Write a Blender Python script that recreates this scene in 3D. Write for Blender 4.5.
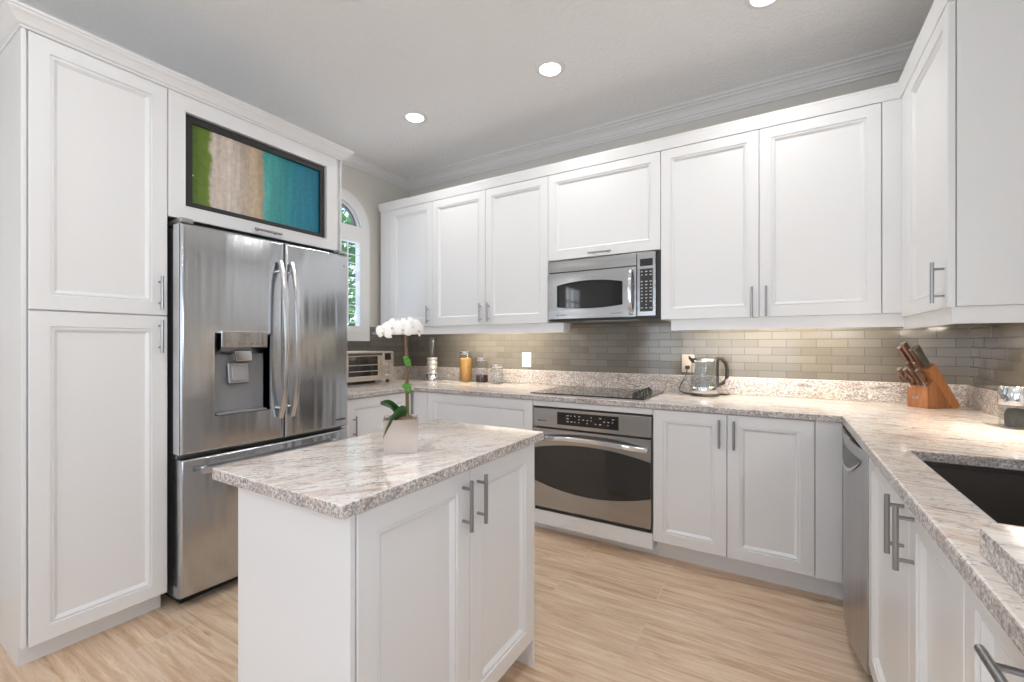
import bpy, bmesh, math, random
from mathutils import Vector, Matrix
random.seed(7)
SC = bpy.context.scene
COL = SC.collection
for o in list(bpy.data.objects):
    bpy.data.objects.remove(o)

# ------------------------------------------------------------------ camera
cam_d = bpy.data.cameras.new('camera')
cam = bpy.data.objects.new('camera', cam_d); COL.objects.link(cam)
cam_d.sensor_width = 36.0
cam_d.lens = 443.0 / 1024.0 * 36.0
cam_d.shift_y = 3.4 / 1024.0
cam_d.clip_start = 0.02
cam.location = (0, 0, 1.203)
cam.rotation_euler = (math.radians(90), 0, math.atan2(269.0, 443.0))
SC.camera = cam

# ------------------------------------------------------------------ view, sky, big lights
SC.view_settings.view_transform = 'Standard'
SC.view_settings.look = 'None'
SC.view_settings.gamma = 1.0
SC.view_settings.exposure = 0.0
SC.view_settings.use_curve_mapping = False
SC.cycles.max_bounces = 14
SC.cycles.diffuse_bounces = 8
SC.cycles.transmission_bounces = 12
SC.cycles.transparent_max_bounces = 40
SC.cycles.caustics_reflective = False
SC.cycles.caustics_refractive = False
SC.cycles.sample_clamp_indirect = 6.0

world = bpy.data.worlds.new('sky'); SC.world = world
world.use_nodes = True
wn = world.node_tree
wbg = wn.nodes['Background']
wtc = wn.nodes.new('ShaderNodeTexCoord')
wsep = wn.nodes.new('ShaderNodeSeparateXYZ')
wrp = wn.nodes.new('ShaderNodeValToRGB')
wn.links.new(wtc.outputs['Generated'], wsep.inputs[0])
wn.links.new(wsep.outputs['Z'], wrp.inputs[0])
wn.links.new(wrp.outputs['Color'], wbg.inputs['Color'])
wrp.color_ramp.elements[0].position = 0.0
wrp.color_ramp.elements[0].color = (0.75, 0.86, 1.0, 1)
wrp.color_ramp.elements[1].position = 0.6
wrp.color_ramp.elements[1].color = (0.30, 0.55, 0.95, 1)
wbg.inputs['Strength'].default_value = 2.8

def area_light(name, loc, target, sx, sy, power, color, shape='RECTANGLE', spread=None):
    d = bpy.data.lights.new(name, 'AREA')
    d.shape = shape; d.size = sx
    if shape in ('RECTANGLE', 'ELLIPSE'): d.size_y = sy
    d.energy = power; d.color = color
    if spread: d.spread = spread
    o = bpy.data.objects.new(name, d); COL.objects.link(o)
    o.location = loc
    v = Vector(target) - Vector(loc)
    o.rotation_euler = v.to_track_quat('-Z', 'Y').to_euler()
    return o
# two added fills tilted up at the ceiling, plus the reflected side window's daylight
area_light('ceiling_fill_rear', (-1.2, -3.95, 1.25), (-1.2, 0, 13.0), 3.0, 2.2, 27, (0.93, 0.965, 1.0))
area_light('ceiling_fill_right', (0.93, -0.45, 1.68), (-2, 0.3, 4.6), 1.45, 1.05, 30, (0.95, 0.975, 1.0))
area_light('daylight_side_window', (-3.22, -1.65, 1.82), (0, -1.65, 1.6), 0.6, 0.75, 12, (0.92, 0.96, 1.0))

# ------------------------------------------------------------------ materials
def new_mat(name):
    m = bpy.data.materials.new(name); m.use_nodes = True
    return m, m.node_tree, m.node_tree.nodes['Principled BSDF']

def plain(name, col, rough=0.5, metal=0.0, coat=0.0, spec=None, trans=0.0, ior=None, emit=None, estr=0.0, aniso=0.0):
    m, nt, b = new_mat(name)
    b.inputs['Base Color'].default_value = (*col, 1)
    b.inputs['Roughness'].default_value = rough
    b.inputs['Metallic'].default_value = metal
    b.inputs['Coat Weight'].default_value = coat
    b.inputs['Coat Roughness'].default_value = 0.08
    if spec is not None: b.inputs['Specular IOR Level'].default_value = spec
    b.inputs['Transmission Weight'].default_value = trans
    if ior: b.inputs['IOR'].default_value = ior
    if emit:
        b.inputs['Emission Color'].default_value = (*emit, 1)
        b.inputs['Emission Strength'].default_value = estr
    if aniso: b.inputs['Anisotropic'].default_value = aniso
    return m

def N(nt, t, **kw):
    n = nt.nodes.new(t)
    for k, v in kw.items(): setattr(n, k, v)
    return n
def mapping(nt, src, scale=(1,1,1), rot=(0,0,0), loc=(0,0,0)):
    mp = N(nt, 'ShaderNodeMapping')
    mp.inputs['Scale'].default_value = scale
    mp.inputs['Rotation'].default_value = rot
    mp.inputs['Location'].default_value = loc
    nt.links.new(src, mp.inputs['Vector'])
    return mp.outputs[0]
def pos(nt): return N(nt, 'ShaderNodeNewGeometry').outputs['Position']
def noise(nt, vec, scale, detail=4, rough=0.55, dist=0.0):
    n = N(nt, 'ShaderNodeTexNoise')
    n.inputs['Scale'].default_value = scale; n.inputs['Detail'].default_value = detail
    n.inputs['Roughness'].default_value = rough; n.inputs['Distortion'].default_value = dist
    nt.links.new(vec, n.inputs['Vector'])
    return n.outputs['Fac']
def ramp(nt, fac, stops, interp='LINEAR'):
    r = N(nt, 'ShaderNodeValToRGB'); r.color_ramp.interpolation = interp
    els = r.color_ramp.elements
    while len(els) < len(stops): els.new(0.5)
    for e, (p, c) in zip(els, stops):
        e.position = p
        e.color = (*c, 1) if isinstance(c, tuple) else (c, c, c, 1)
    nt.links.new(fac, r.inputs[0])
    return r.outputs[0]
def mix(nt, fac, a, b, mode='MIX'):
    m = N(nt, 'ShaderNodeMix', data_type='RGBA', blend_type=mode)
    for idx, v in ((0, fac), (6, a), (7, b)):
        if isinstance(v, (int, float)): m.inputs[idx].default_value = v
        elif isinstance(v, tuple): m.inputs[idx].default_value = (*v, 1)
        else: nt.links.new(v, m.inputs[idx])
    return m.outputs[2]
def bump(nt, b, h, strength, dist=0.01):
    bp = N(nt, 'ShaderNodeBump')
    bp.inputs['Strength'].default_value = strength; bp.inputs['Distance'].default_value = dist
    nt.links.new(h, bp.inputs['Height']); nt.links.new(bp.outputs[0], b.inputs['Normal'])

def mat_paint(name, col, rough=0.32):
    m, nt, b = new_mat(name)
    p = pos(nt)
    f = noise(nt, p, 3.0, 3)
    c = mix(nt, f, tuple(x * 0.985 for x in col), col)
    nt.links.new(c, b.inputs['Base Color'])
    b.inputs['Roughness'].default_value = rough
    b.inputs['Coat Weight'].default_value = 0.25
    b.inputs['Coat Roughness'].default_value = 0.12
    bump(nt, b, noise(nt, p, 60, 3), 0.02, 0.004)
    return m

def mat_granite(name, rot):
    m, nt, b = new_mat(name)
    p = pos(nt)
    pr = mapping(nt, p, (1, 1, 1), (0, 0, rot))
    big = noise(nt, mapping(nt, pr, (2.6, 9.0, 9.0)), 1.6, 6, 0.62, 0.9)
    base = ramp(nt, big, [(0.28, (0.44, 0.35, 0.30)), (0.41, (0.70, 0.605, 0.54)), (0.53, (0.79, 0.745, 0.70)), (0.70, (0.70, 0.60, 0.535))])
    v = noise(nt, mapping(nt, pr, (8, 42, 36)), 1.0, 7, 0.70, 1.7)
    vein = ramp(nt, v, [(0.38, 1.0), (0.45, 0.0)])
    msk = ramp(nt, noise(nt, mapping(nt, pr, (2.2, 6, 6)), 1.8, 3), [(0.40, 0.10), (0.60, 1.0)])
    c = mix(nt, mix(nt, 1.0, vein, msk, 'MULTIPLY'), base, (0.15, 0.11, 0.10))
    g = ramp(nt, noise(nt, mapping(nt, pr, (42, 80, 80)), 1.0, 5, 0.65), [(0.54, 0.0), (0.64, 0.75)])
    c = mix(nt, g, c, (0.38, 0.36, 0.37))
    sp = N(nt, 'ShaderNodeTexVoronoi'); sp.inputs['Scale'].default_value = 95
    nt.links.new(mapping(nt, pr, (0.8, 1.4, 1.2)), sp.inputs['Vector'])
    spk = ramp(nt, sp.outputs['Distance'], [(0.18, 0.85), (0.30, 0.0)])
    spm = ramp(nt, noise(nt, p, 15, 4), [(0.50, 0.0), (0.60, 1.0)])
    c = mix(nt, mix(nt, 1.0, spk, spm, 'MULTIPLY'), c, (0.09, 0.08, 0.085))
    # upright faces: denser grey flecks of the sawn edge, plus shade put into colour
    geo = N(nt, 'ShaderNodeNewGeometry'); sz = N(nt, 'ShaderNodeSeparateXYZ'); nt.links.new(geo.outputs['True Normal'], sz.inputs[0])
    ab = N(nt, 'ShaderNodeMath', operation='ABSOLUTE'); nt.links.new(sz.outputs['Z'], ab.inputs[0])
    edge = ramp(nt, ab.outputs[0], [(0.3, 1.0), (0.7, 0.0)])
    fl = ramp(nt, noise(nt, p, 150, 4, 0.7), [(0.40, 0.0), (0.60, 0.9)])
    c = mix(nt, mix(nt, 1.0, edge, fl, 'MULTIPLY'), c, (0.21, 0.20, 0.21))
    nt.links.new(c, b.inputs['Base Color'])
    b.inputs['Roughness'].default_value = 0.07
    b.inputs['Specular IOR Level'].default_value = 0.6
    return m

def mat_tile():
    m, nt, b = new_mat('glass_tile')
    geo = N(nt, 'ShaderNodeNewGeometry')
    sep = N(nt, 'ShaderNodeSeparateXYZ'); nt.links.new(geo.outputs['Position'], sep.inputs[0])
    add = N(nt, 'ShaderNodeMath', operation='ADD')
    nt.links.new(sep.outputs['X'], add.inputs[0]); nt.links.new(sep.outputs['Y'], add.inputs[1])
    cmb = N(nt, 'ShaderNodeCombineXYZ')
    nt.links.new(add.outputs[0], cmb.inputs['X']); nt.links.new(sep.outputs['Z'], cmb.inputs['Y'])
    br = N(nt, 'ShaderNodeTexBrick')
    nt.links.new(mapping(nt, cmb.outputs[0], loc=(0.03, -0.9875, 0)), br.inputs['Vector'])
    br.inputs['Scale'].default_value = 1.0
    br.inputs['Brick Width'].default_value = 0.152; br.inputs['Row Height'].default_value = 0.0495
    br.inputs['Mortar Size'].default_value = 0.0018; br.inputs['Mortar Smooth'].default_value = 0.2
    br.inputs['Bias'].default_value = 0.0
    br.inputs['Color1'].default_value = (0.135, 0.124, 0.107, 1)
    br.inputs['Color2'].default_value = (0.172, 0.158, 0.138, 1)
    br.inputs['Mortar'].default_value = (0.055, 0.049, 0.042, 1)
    nt.links.new(br.outputs['Color'], b.inputs['Base Color'])
    rr = ramp(nt, br.outputs['Fac'], [(0.0, 0.10), (1.0, 0.6)])
    nt.links.new(rr, b.inputs['Roughness'])
    b.inputs['Coat Weight'].default_value = 0.4; b.inputs['Coat Roughness'].default_value = 0.05
    inv = N(nt, 'ShaderNodeMath', operation='SUBTRACT'); inv.inputs[0].default_value = 1.0
    nt.links.new(br.outputs['Fac'], inv.inputs[1])
    bump(nt, b, inv.outputs[0], 0.5, 0.002)
    return m

def mat_floor():
    m, nt, b = new_mat('wood_look_plank_tile')
    p = pos(nt)
    br = N(nt, 'ShaderNodeTexBrick'); br.offset = 0.37; br.offset_frequency = 2
    nt.links.new(mapping(nt, p, loc=(0.5, -0.705, 0)), br.inputs['Vector'])
    br.inputs['Scale'].default_value = 1.0
    br.inputs['Brick Width'].default_value = 1.22; br.inputs['Row Height'].default_value = 0.2045
    br.inputs['Mortar Size'].default_value = 0.0022; br.inputs['Mortar Smooth'].default_value = 0.2
    br.inputs['Color1'].default_value = (0.0, 0.0, 0.0, 1); br.inputs['Color2'].default_value = (1, 1, 1, 1)
    br.inputs['Mortar'].default_value = (0.5, 0.5, 0.5, 1)
    off = N(nt, 'ShaderNodeVectorMath', operation='MULTIPLY_ADD')
    nt.links.new(br.outputs['Color'], off.inputs[0]); off.inputs[1].default_value = (7, 3, 0)
    nt.links.new(p, off.inputs[2])
    g1 = noise(nt, mapping(nt, off.outputs[0], (1.3, 12, 1)), 1.6, 7, 0.68, 1.2)
    g2 = noise(nt, mapping(nt, off.outputs[0], (3, 48, 1)), 1.0, 6, 0.65)
    c = ramp(nt, g1, [(0.27, (0.32, 0.19, 0.105)), (0.40, (0.58, 0.395, 0.25)), (0.52, (0.76, 0.575, 0.41)), (0.62, (0.79, 0.64, 0.49)), (0.76, (0.58, 0.39, 0.25))])
    c = mix(nt, ramp(nt, g2, [(0.35, 0.0), (0.66, 0.6)]), c, (0.42, 0.265, 0.16))
    c = mix(nt, mix(nt, 1.0, br.outputs['Color'], (0.22, 0.22, 0.22), 'MULTIPLY'), c, (0.78, 0.64, 0.50))
    kn = N(nt, 'ShaderNodeTexVoronoi'); kn.inputs['Scale'].default_value = 2.2
    nt.links.new(mapping(nt, off.outputs[0], (1, 2.2, 1)), kn.inputs['Vector'])
    c = mix(nt, ramp(nt, kn.outputs['Distance'], [(0.03, 0.7), (0.10, 0.0)]), c, (0.30, 0.20, 0.13))
    c = mix(nt, br.outputs['Fac'], c, (0.66, 0.55, 0.44))
    nt.links.new(c, b.inputs['Base Color'])
    b.inputs['Roughness'].default_value = 0.33
    bump(nt, b, mix(nt, br.outputs['Fac'], g1, (0.2, 0.2, 0.2)), 0.12, 0.002)
    return m

def mat_steel(name, axis, col=(0.53, 0.55, 0.575), rough=0.20):
    m, nt, b = new_mat(name)
    p = pos(nt)
    sc = {'Z': (160, 160, 1.2), 'X': (1.5, 160, 160), 'Y': (160, 1.5, 160)}[axis]
    n1 = noise(nt, mapping(nt, p, sc), 1.0, 3)
    nt.links.new(mix(nt, n1, tuple(x * 0.93 for x in col), tuple(min(1, x * 1.05) for x in col)), b.inputs['Base Color'])
    b.inputs['Metallic'].default_value = 1.0
    nt.links.new(ramp(nt, n1, [(0.2, rough * 0.8), (0.8, rough * 1.25)]), b.inputs['Roughness'])
    sw = {'Z': (8, 8, 0.5), 'X': (0.8, 6, 6), 'Y': (6, 0.8, 6)}[axis]
    n2 = noise(nt, mapping(nt, p, sw), 1.0, 2)
    bump(nt, b, n2, 0.42, 0.02)
    return m

def mat_wood(name, c1, c2, rough=0.4, sc=(60, 60, 6)):
    m, nt, b = new_mat(name)
    tc = N(nt, 'ShaderNodeTexCoord')
    g = noise(nt, mapping(nt, tc.outputs['Object'], sc), 1.0, 5, 0.6, 0.6)
    nt.links.new(ramp(nt, g, [(0.3, c1), (0.7, c2)]), b.inputs['Base Color'])
    b.inputs['Roughness'].default_value = rough
    return m

def mat_speck(name, c1, c2, sc, rough=0.8):
    m, nt, b = new_mat(name)
    tc = N(nt, 'ShaderNodeTexCoord')
    g = noise(nt, tc.outputs['Object'], sc, 3)
    nt.links.new(ramp(nt, g, [(0.42, c1), (0.58, c2)]), b.inputs['Base Color'])
    b.inputs['Roughness'].default_value = rough
    bump(nt, b, g, 0.6, 0.004)
    return m

def mat_ceiling():
    m, nt, b = new_mat('textured_ceiling')
    p = pos(nt)
    b.inputs['Base Color'].default_value = (0.88, 0.885, 0.89, 1)
    b.inputs['Roughness'].default_value = 0.85
    bump(nt, b, ramp(nt, noise(nt, p, 42, 5, 0.6, 0.5), [(0.4, 0.0), (0.62, 1.0)]), 0.35, 0.008)
    return m
def mat_screen():
    m, nt, b = new_mat('beach_picture_screen')
    tc = N(nt, 'ShaderNodeTexCoord')
    sep = N(nt, 'ShaderNodeSeparateXYZ'); nt.links.new(tc.outputs['Generated'], sep.inputs[0])
    nz = noise(nt, mapping(nt, tc.outputs['Object'], (6, 6, 6)), 1.6, 6, 0.6)
    wob = N(nt, 'ShaderNodeMath', operation='MULTIPLY_ADD')
    nt.links.new(nz, wob.inputs[0]); wob.inputs[1].default_value = 0.09
    ad = N(nt, 'ShaderNodeMath', operation='SUBTRACT'); ad.inputs[1].default_value = 0.045
    nt.links.new(sep.outputs['Y'], ad.inputs[0]); nt.links.new(ad.outputs[0], wob.inputs[2])
    c = ramp(nt, wob.outputs[0], [(0.0, (0.055, 0.115, 0.008)), (0.115, (0.10, 0.155, 0.02)), (0.14, (0.47, 0.40, 0.35)),
                                  (0.30, (0.48, 0.42, 0.37)), (0.36, (0.34, 0.28, 0.22)), (0.43, (0.42, 0.33, 0.24)), (0.485, (0.36, 0.27, 0.16)),
                                  (0.52, (0.05, 0.27, 0.26)), (0.64, (0.025, 0.20, 0.20)), (0.72, (0.01, 0.18, 0.21)), (0.80, (0.004, 0.15, 0.22)), (1.0, (0.004, 0.13, 0.20))])
    st = noise(nt, mapping(nt, tc.outputs['Object'], (1, 40, 4)), 1.0, 4, 0.6)
    sp = noise(nt, mapping(nt, tc.outputs['Object'], (45, 45, 45)), 1.0, 3, 0.6)
    c = mix(nt, 0.75, c, mix(nt, 0.4, st, sp), 'OVERLAY')
    nt.links.new(c, b.inputs['Base Color']); b.inputs['Roughness'].default_value = 0.5
    nt.links.new(c, b.inputs['Emission Color']); b.inputs['Emission Strength'].default_value = 0.18
    return m
def mat_petal():
    m, nt, b = new_mat('white_petal')
    b.inputs['Base Color'].default_value = (0.86, 0.83, 0.81, 1)
    b.inputs['Roughness'].default_value = 0.55
    b.inputs['Subsurface Weight'].default_value = 0.25
    b.inputs['Subsurface Radius'].default_value = (0.01, 0.008, 0.006)
    return m
def mat_foliage():
    m, nt, b = new_mat('tree_leaves')
    g = noise(nt, pos(nt), 1.7, 4)
    nt.links.new(ramp(nt, g, [(0.35, (0.03, 0.10, 0.02)), (0.65, (0.16, 0.30, 0.06))]), b.inputs['Base Color'])
    b.inputs['Roughness'].default_value = 0.6
    return m

WHITE = mat_paint('white_cabinet_paint', (0.79, 0.795, 0.802))
TRIMW = mat_paint('white_trim_paint', (0.80, 0.80, 0.795), 0.4)
CROWNG = mat_paint('ceiling_crown_paint', (0.74, 0.735, 0.73), 0.5)
WALL = mat_paint('greige_wall_paint', (0.66, 0.64, 0.60), 0.6)
CEIL = mat_ceiling()
FLOOR = mat_floor()
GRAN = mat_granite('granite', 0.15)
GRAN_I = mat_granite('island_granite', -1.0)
TILE = mat_tile()
STEEL_V = mat_steel('brushed_steel_vertical', 'Z')
STEEL_H = mat_steel('brushed_steel_horizontal', 'X', (0.42, 0.415, 0.412))
STEEL_Y = mat_steel('brushed_steel_dishwasher', 'Z', (0.50, 0.50, 0.50), 0.3)
CHROME = plain('polished_chrome', (0.78, 0.78, 0.79), 0.08, 1.0)
NICKEL = plain('brushed_nickel', (0.36, 0.36, 0.365), 0.28, 1.0)
HANDLE_S = plain('satin_steel_handle', (0.72, 0.72, 0.73), 0.2, 1.0)
BLACKG = plain('black_glass', (0.012, 0.012, 0.013), 0.05)
OVENG = plain('smoked_oven_glass', (0.014, 0.014, 0.015), 0.06, 0.0, 0.6)
BLACK = plain('black_plastic', (0.02, 0.02, 0.02), 0.4)
DKGREY = plain('dark_grey_plastic', (0.12, 0.12, 0.125), 0.4)
MIDGREY = plain('grey_plastic', (0.30, 0.30, 0.31), 0.35)
SIDEGR = plain('grey_appliance_side', (0.36, 0.36, 0.37), 0.35, 0.7)
MARK = plain('pale_button_marks', (0.55, 0.56, 0.57), 0.5)
PLATE = plain('white_switch_plate', (0.80, 0.80, 0.80), 0.35)
PLATE_B = plain('beige_outlet_plate', (0.60, 0.53, 0.47), 0.35)
def mat_thin_glass(name, tint, ior=1.45):
    m = bpy.data.materials.new(name); m.use_nodes = True
    nt = m.node_tree; out = nt.nodes['Material Output']; nt.nodes.remove(nt.nodes['Principled BSDF'])
    tr = N(nt, 'ShaderNodeBsdfTransparent'); tr.inputs[0].default_value = (*tint, 1)
    gl = N(nt, 'ShaderNodeBsdfGlossy'); gl.inputs['Roughness'].default_value = 0.02
    lw = N(nt, 'ShaderNodeLayerWeight'); lw.inputs['Blend'].default_value = 0.5
    pw = N(nt, 'ShaderNodeMath', operation='POWER'); pw.inputs[1].default_value = 4.0
    nt.links.new(lw.outputs['Facing'], pw.inputs[0])
    frn = N(nt, 'ShaderNodeMath', operation='MULTIPLY_ADD'); frn.inputs[1].default_value = 0.5; frn.inputs[2].default_value = (ior-1)*0.09
    nt.links.new(pw.outputs[0], frn.inputs[0])
    mx = N(nt, 'ShaderNodeMixShader')
    nt.links.new(frn.outputs[0], mx.inputs[0]); nt.links.new(tr.outputs[0], mx.inputs[1]); nt.links.new(gl.outputs[0], mx.inputs[2])
    nt.links.new(mx.outputs[0], out.inputs['Surface'])
    return m
GLASS = mat_thin_glass('clear_glass', (0.94, 0.95, 0.95))
PANE = mat_thin_glass('window_glass', (0.97, 0.98, 0.98), 1.25)
LENS = plain('lamp_lens', (1, 1, 1), 0.4, emit=(1.0, 0.95, 0.88), estr=14)
STRIP = plain('light_strip_lens', (1, 1, 1), 0.4, emit=(1.0, 0.94, 0.84), estr=7)
SINKM = plain('dark_sink_composite', (0.050, 0.042, 0.037), 0.35)
SINKR = plain('sink_rim_steel', (0.75, 0.75, 0.76), 0.15, 1.0)
ACACIA = mat_wood('acacia_wood', (0.15, 0.055, 0.022), (0.36, 0.155, 0.065), 0.35, (55, 55, 5))
ACACIA2 = mat_wood('light_acacia_wood', (0.28, 0.115, 0.045), (0.42, 0.19, 0.08), 0.35, (55, 55, 5))
WALNUT = mat_wood('walnut_handle', (0.085, 0.040, 0.024), (0.19, 0.10, 0.065), 0.4, (120, 120, 12))
DKWOOD = mat_wood('dark_handle', (0.05, 0.045, 0.038), (0.10, 0.09, 0.075), 0.45, (120, 120, 12))
POTM = plain('champagne_metal_pot', (0.50, 0.435, 0.39), 0.3, 0.75)
LEAF = plain('orchid_leaf', (0.022, 0.085, 0.018), 0.32, 0.0, 0.3)
STEM = plain('orchid_stake', (0.16, 0.075, 0.035), 0.5)
CLIP = plain('green_clip', (0.07, 0.24, 0.02), 0.5)
PETAL = mat_petal()
LIP = plain('orchid_lip', (0.62, 0.52, 0.30), 0.5)
MOSS = mat_speck('dried_moss', (0.08, 0.05, 0.03), (0.28, 0.20, 0.13), 120)
PASTA = mat_wood('dry_pasta', (0.40, 0.18, 0.03), (0.66, 0.38, 0.10), 0.6, (220, 220, 14))
BEANS = mat_speck('dark_beans', (0.02, 0.012, 0.014), (0.10, 0.05, 0.055), 160)
SUGAR = mat_speck('pale_sweets', (0.25, 0.22, 0.21), (0.78, 0.76, 0.75), 90)
PEPPER = mat_speck('dark_peppercorns', (0.008, 0.010, 0.010), (0.04, 0.05, 0.05), 250)
SILVERW = plain('pale_silver_plastic', (0.70, 0.68, 0.66), 0.25, 0.6)
TOASTM = plain('silver_toaster_body', (0.66, 0.63, 0.60), 0.25, 0.8)
FOLI = mat_foliage()
BARK = plain('tree_bark', (0.12, 0.09, 0.06), 0.9)
SCREEN = mat_screen()

# ------------------------------------------------------------------ mesh helpers (world coordinates in, one object out)
def wpos(o):
    v = Vector((0, 0, 0))
    while o is not None:
        v += o.location; o = o.parent
    return v

class MB:
    def __init__(self): self.bm = bmesh.new()
    def _new(self, fn):
        n0 = len(self.bm.verts); fn()
        self.bm.verts.ensure_lookup_table()
        return self.bm.verts[n0:]
    def box(self, x0, x1, y0, y1, z0, z1, bev=0.0, seg=2):
        r = bmesh.ops.create_cube(self.bm, size=1.0)
        for v in r['verts']:
            v.co = Vector(((x0+x1)/2 + v.co.x*(x1-x0), (y0+y1)/2 + v.co.y*(y1-y0), (z0+z1)/2 + v.co.z*(z1-z0)))
        if bev > 0:
            es = list({e for v in r['verts'] for e in v.link_edges})
            bmesh.ops.bevel(self.bm, geom=es, offset=bev, segments=seg, affect='EDGES', profile=0.5)
        return self
    def quad(self, pts):
        self.bm.faces.new([self.bm.verts.new(Vector(p)) for p in pts]); return self
    def prism(self, pts, vec, bev=0.0):
        vec = Vector(vec)
        a = [self.bm.verts.new(Vector(p)) for p in pts]
        b = [self.bm.verts.new(Vector(p) + vec) for p in pts]
        n = len(a); fs = [self.bm.faces.new(a[::-1]), self.bm.faces.new(b)]
        for i in range(n):
            fs.append(self.bm.faces.new((a[i], a[(i+1) % n], b[(i+1) % n], b[i])))
        if bev:
            es = list({e for f in fs for e in f.edges})
            bmesh.ops.bevel(self.bm, geom=es, offset=bev, segments=2, affect='EDGES', profile=0.5)
        return self
    def cyl(self, p0, p1, r0, r1=None, seg=16, caps=True):
        p0, p1 = Vector(p0), Vector(p1)
        if r1 is None: r1 = r0
        q = (p1 - p0).to_track_quat('Z', 'Y')
        ra, rb = [], []
        for i in range(seg):
            t = 2*math.pi*i/seg; d = q @ Vector((math.cos(t), math.sin(t), 0))
            ra.append(self.bm.verts.new(p0 + d*r0)); rb.append(self.bm.verts.new(p1 + d*r1))
        for i in range(seg):
            self.bm.faces.new((ra[i], ra[(i+1) % seg], rb[(i+1) % seg], rb[i]))
        if caps:
            self.bm.faces.new(ra[::-1]); self.bm.faces.new(rb)
        return self
    def lathe(self, cx, cy, prof, seg=28, close=False):
        rings = []
        for (r, z) in prof:
            if r < 1e-6: rings.append([self.bm.verts.new((cx, cy, z))])
            else: rings.append([self.bm.verts.new((cx + r*math.cos(2*math.pi*i/seg), cy + r*math.sin(2*math.pi*i/seg), z)) for i in range(seg)])
        if close: rings.append(rings[0])
        for a, b in zip(rings, rings[1:]):
            if len(a) == 1 and len(b) == 1: continue
            for i in range(seg):
                j = (i+1) % seg
                if len(a) == 1: self.bm.faces.new((a[0], b[j], b[i]))
                elif len(b) == 1: self.bm.faces.new((a[i], a[j], b[0]))
                else: self.bm.faces.new((a[i], a[j], b[j], b[i]))
        return self
    def tube(self, pts, r, seg=10, flat=None):
        """round tube along a polyline; flat=(w, t, ref) gives a flat strap instead"""
        pts = [Vector(p) for p in pts]; rings = []
        for i, p in enumerate(pts):
            d = (pts[min(i+1, len(pts)-1)] - pts[max(i-1, 0)]).normalized()
            ref = Vector(flat[2]) if flat else (Vector((0, 0, 1)) if abs(d.z) < 0.9 else Vector((1, 0, 0)))
            u = d.cross(ref).normalized(); w = u.cross(d).normalized()
            rr = r[i] if isinstance(r, (list, tuple)) else r
            ring = []
            for k in range(seg):
                t = 2*math.pi*(k+0.5)/seg
                if flat:
                    c, s = math.cos(t), math.sin(t)
                    ex = 0.35
                    cc = math.copysign(abs(c)**ex, c); ss = math.copysign(abs(s)**ex, s)
                    ring.append(self.bm.verts.new(p + u*cc*flat[0]/2 + w*ss*flat[1]/2))
                else:
                    ring.append(self.bm.verts.new(p + u*math.cos(t)*rr + w*math.sin(t)*rr))
            rings.append(ring)
        for a, b in zip(rings, rings[1:]):
            for k in range(seg):
                self.bm.faces.new((a[k], a[(k+1) % seg], b[(k+1) % seg], b[k]))
        self.bm.faces.new(rings[0][::-1]); self.bm.faces.new(rings[-1])
        return self
    def sweep(self, path, prof):
        """closed profile [(out, z)] along an open XY path, offset to the right of travel, mitred"""
        P = [Vector(p) for p in path]; n = len(P); rings = []
        nrm = []
        for a, b in zip(P, P[1:]):
            d = (b - a).normalized(); nrm.append(Vector((d.y, -d.x)))
        for i, p in enumerate(P):
            if i == 0: m = nrm[0]
            elif i == n-1: m = nrm[-1]
            else: m = (nrm[i-1] + nrm[i]) / (1 + nrm[i-1].dot(nrm[i]))
            rings.append([self.bm.verts.new((p.x + m.x*o, p.y + m.y*o, z)) for o, z in prof])
        k = len(prof)
        for a, b in zip(rings, rings[1:]):
            for i in range(k):
                self.bm.faces.new((a[i], a[(i+1) % k], b[(i+1) % k], b[i]))
        self.bm.faces.new(rings[0][::-1]); self.bm.faces.new(rings[-1])
        return self
    def cells(self, ax, us, vs, keep, c0, c1, bev=0.0):
        """slab made of grid cells; ax = normal axis ('X','Y','Z'), us/vs breaks on the other two axes, from c0 to c1"""
        def P(u, v, c):
            return {'X': (c, u, v), 'Y': (u, c, v), 'Z': (u, v, c)}[ax]
        vd = {}
        def V(i, j, c):
            k = (i, j, c)
            if k not in vd: vd[k] = self.bm.verts.new(P(us[i], vs[j], c))
            return vd[k]
        K = {(i, j) for i in range(len(us)-1) for j in range(len(vs)-1) if keep((us[i]+us[i+1])/2, (vs[j]+vs[j+1])/2)}
        for (i, j) in K:
            for c in (c0, c1):
                self.bm.faces.new((V(i, j, c), V(i+1, j, c), V(i+1, j+1, c), V(i, j+1, c)))
            for (di, dj, a, b) in ((-1, 0, (i, j), (i, j+1)), (1, 0, (i+1, j), (i+1, j+1)), (0, -1, (i, j), (i+1, j)), (0, 1, (i, j+1), (i+1, j+1))):
                if (i+di, j+dj) not in K:
                    self.bm.faces.new((V(*a, c0), V(*b, c0), V(*b, c1), V(*a, c1)))
        bmesh.ops.recalc_face_normals(self.bm, faces=self.bm.faces)
        if bev:
            es = [e for e in self.bm.edges if len(e.link_faces) == 2 and e.calc_face_angle(0) > 0.5 and
                  all(abs({'X': v.co.x, 'Y': v.co.y, 'Z': v.co.z}[ax] - c1) < 1e-6 for v in e.verts)]
            bmesh.ops.bevel(self.bm, geom=es, offset=bev, segments=2, affect='EDGES', profile=0.5)
        return self
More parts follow.
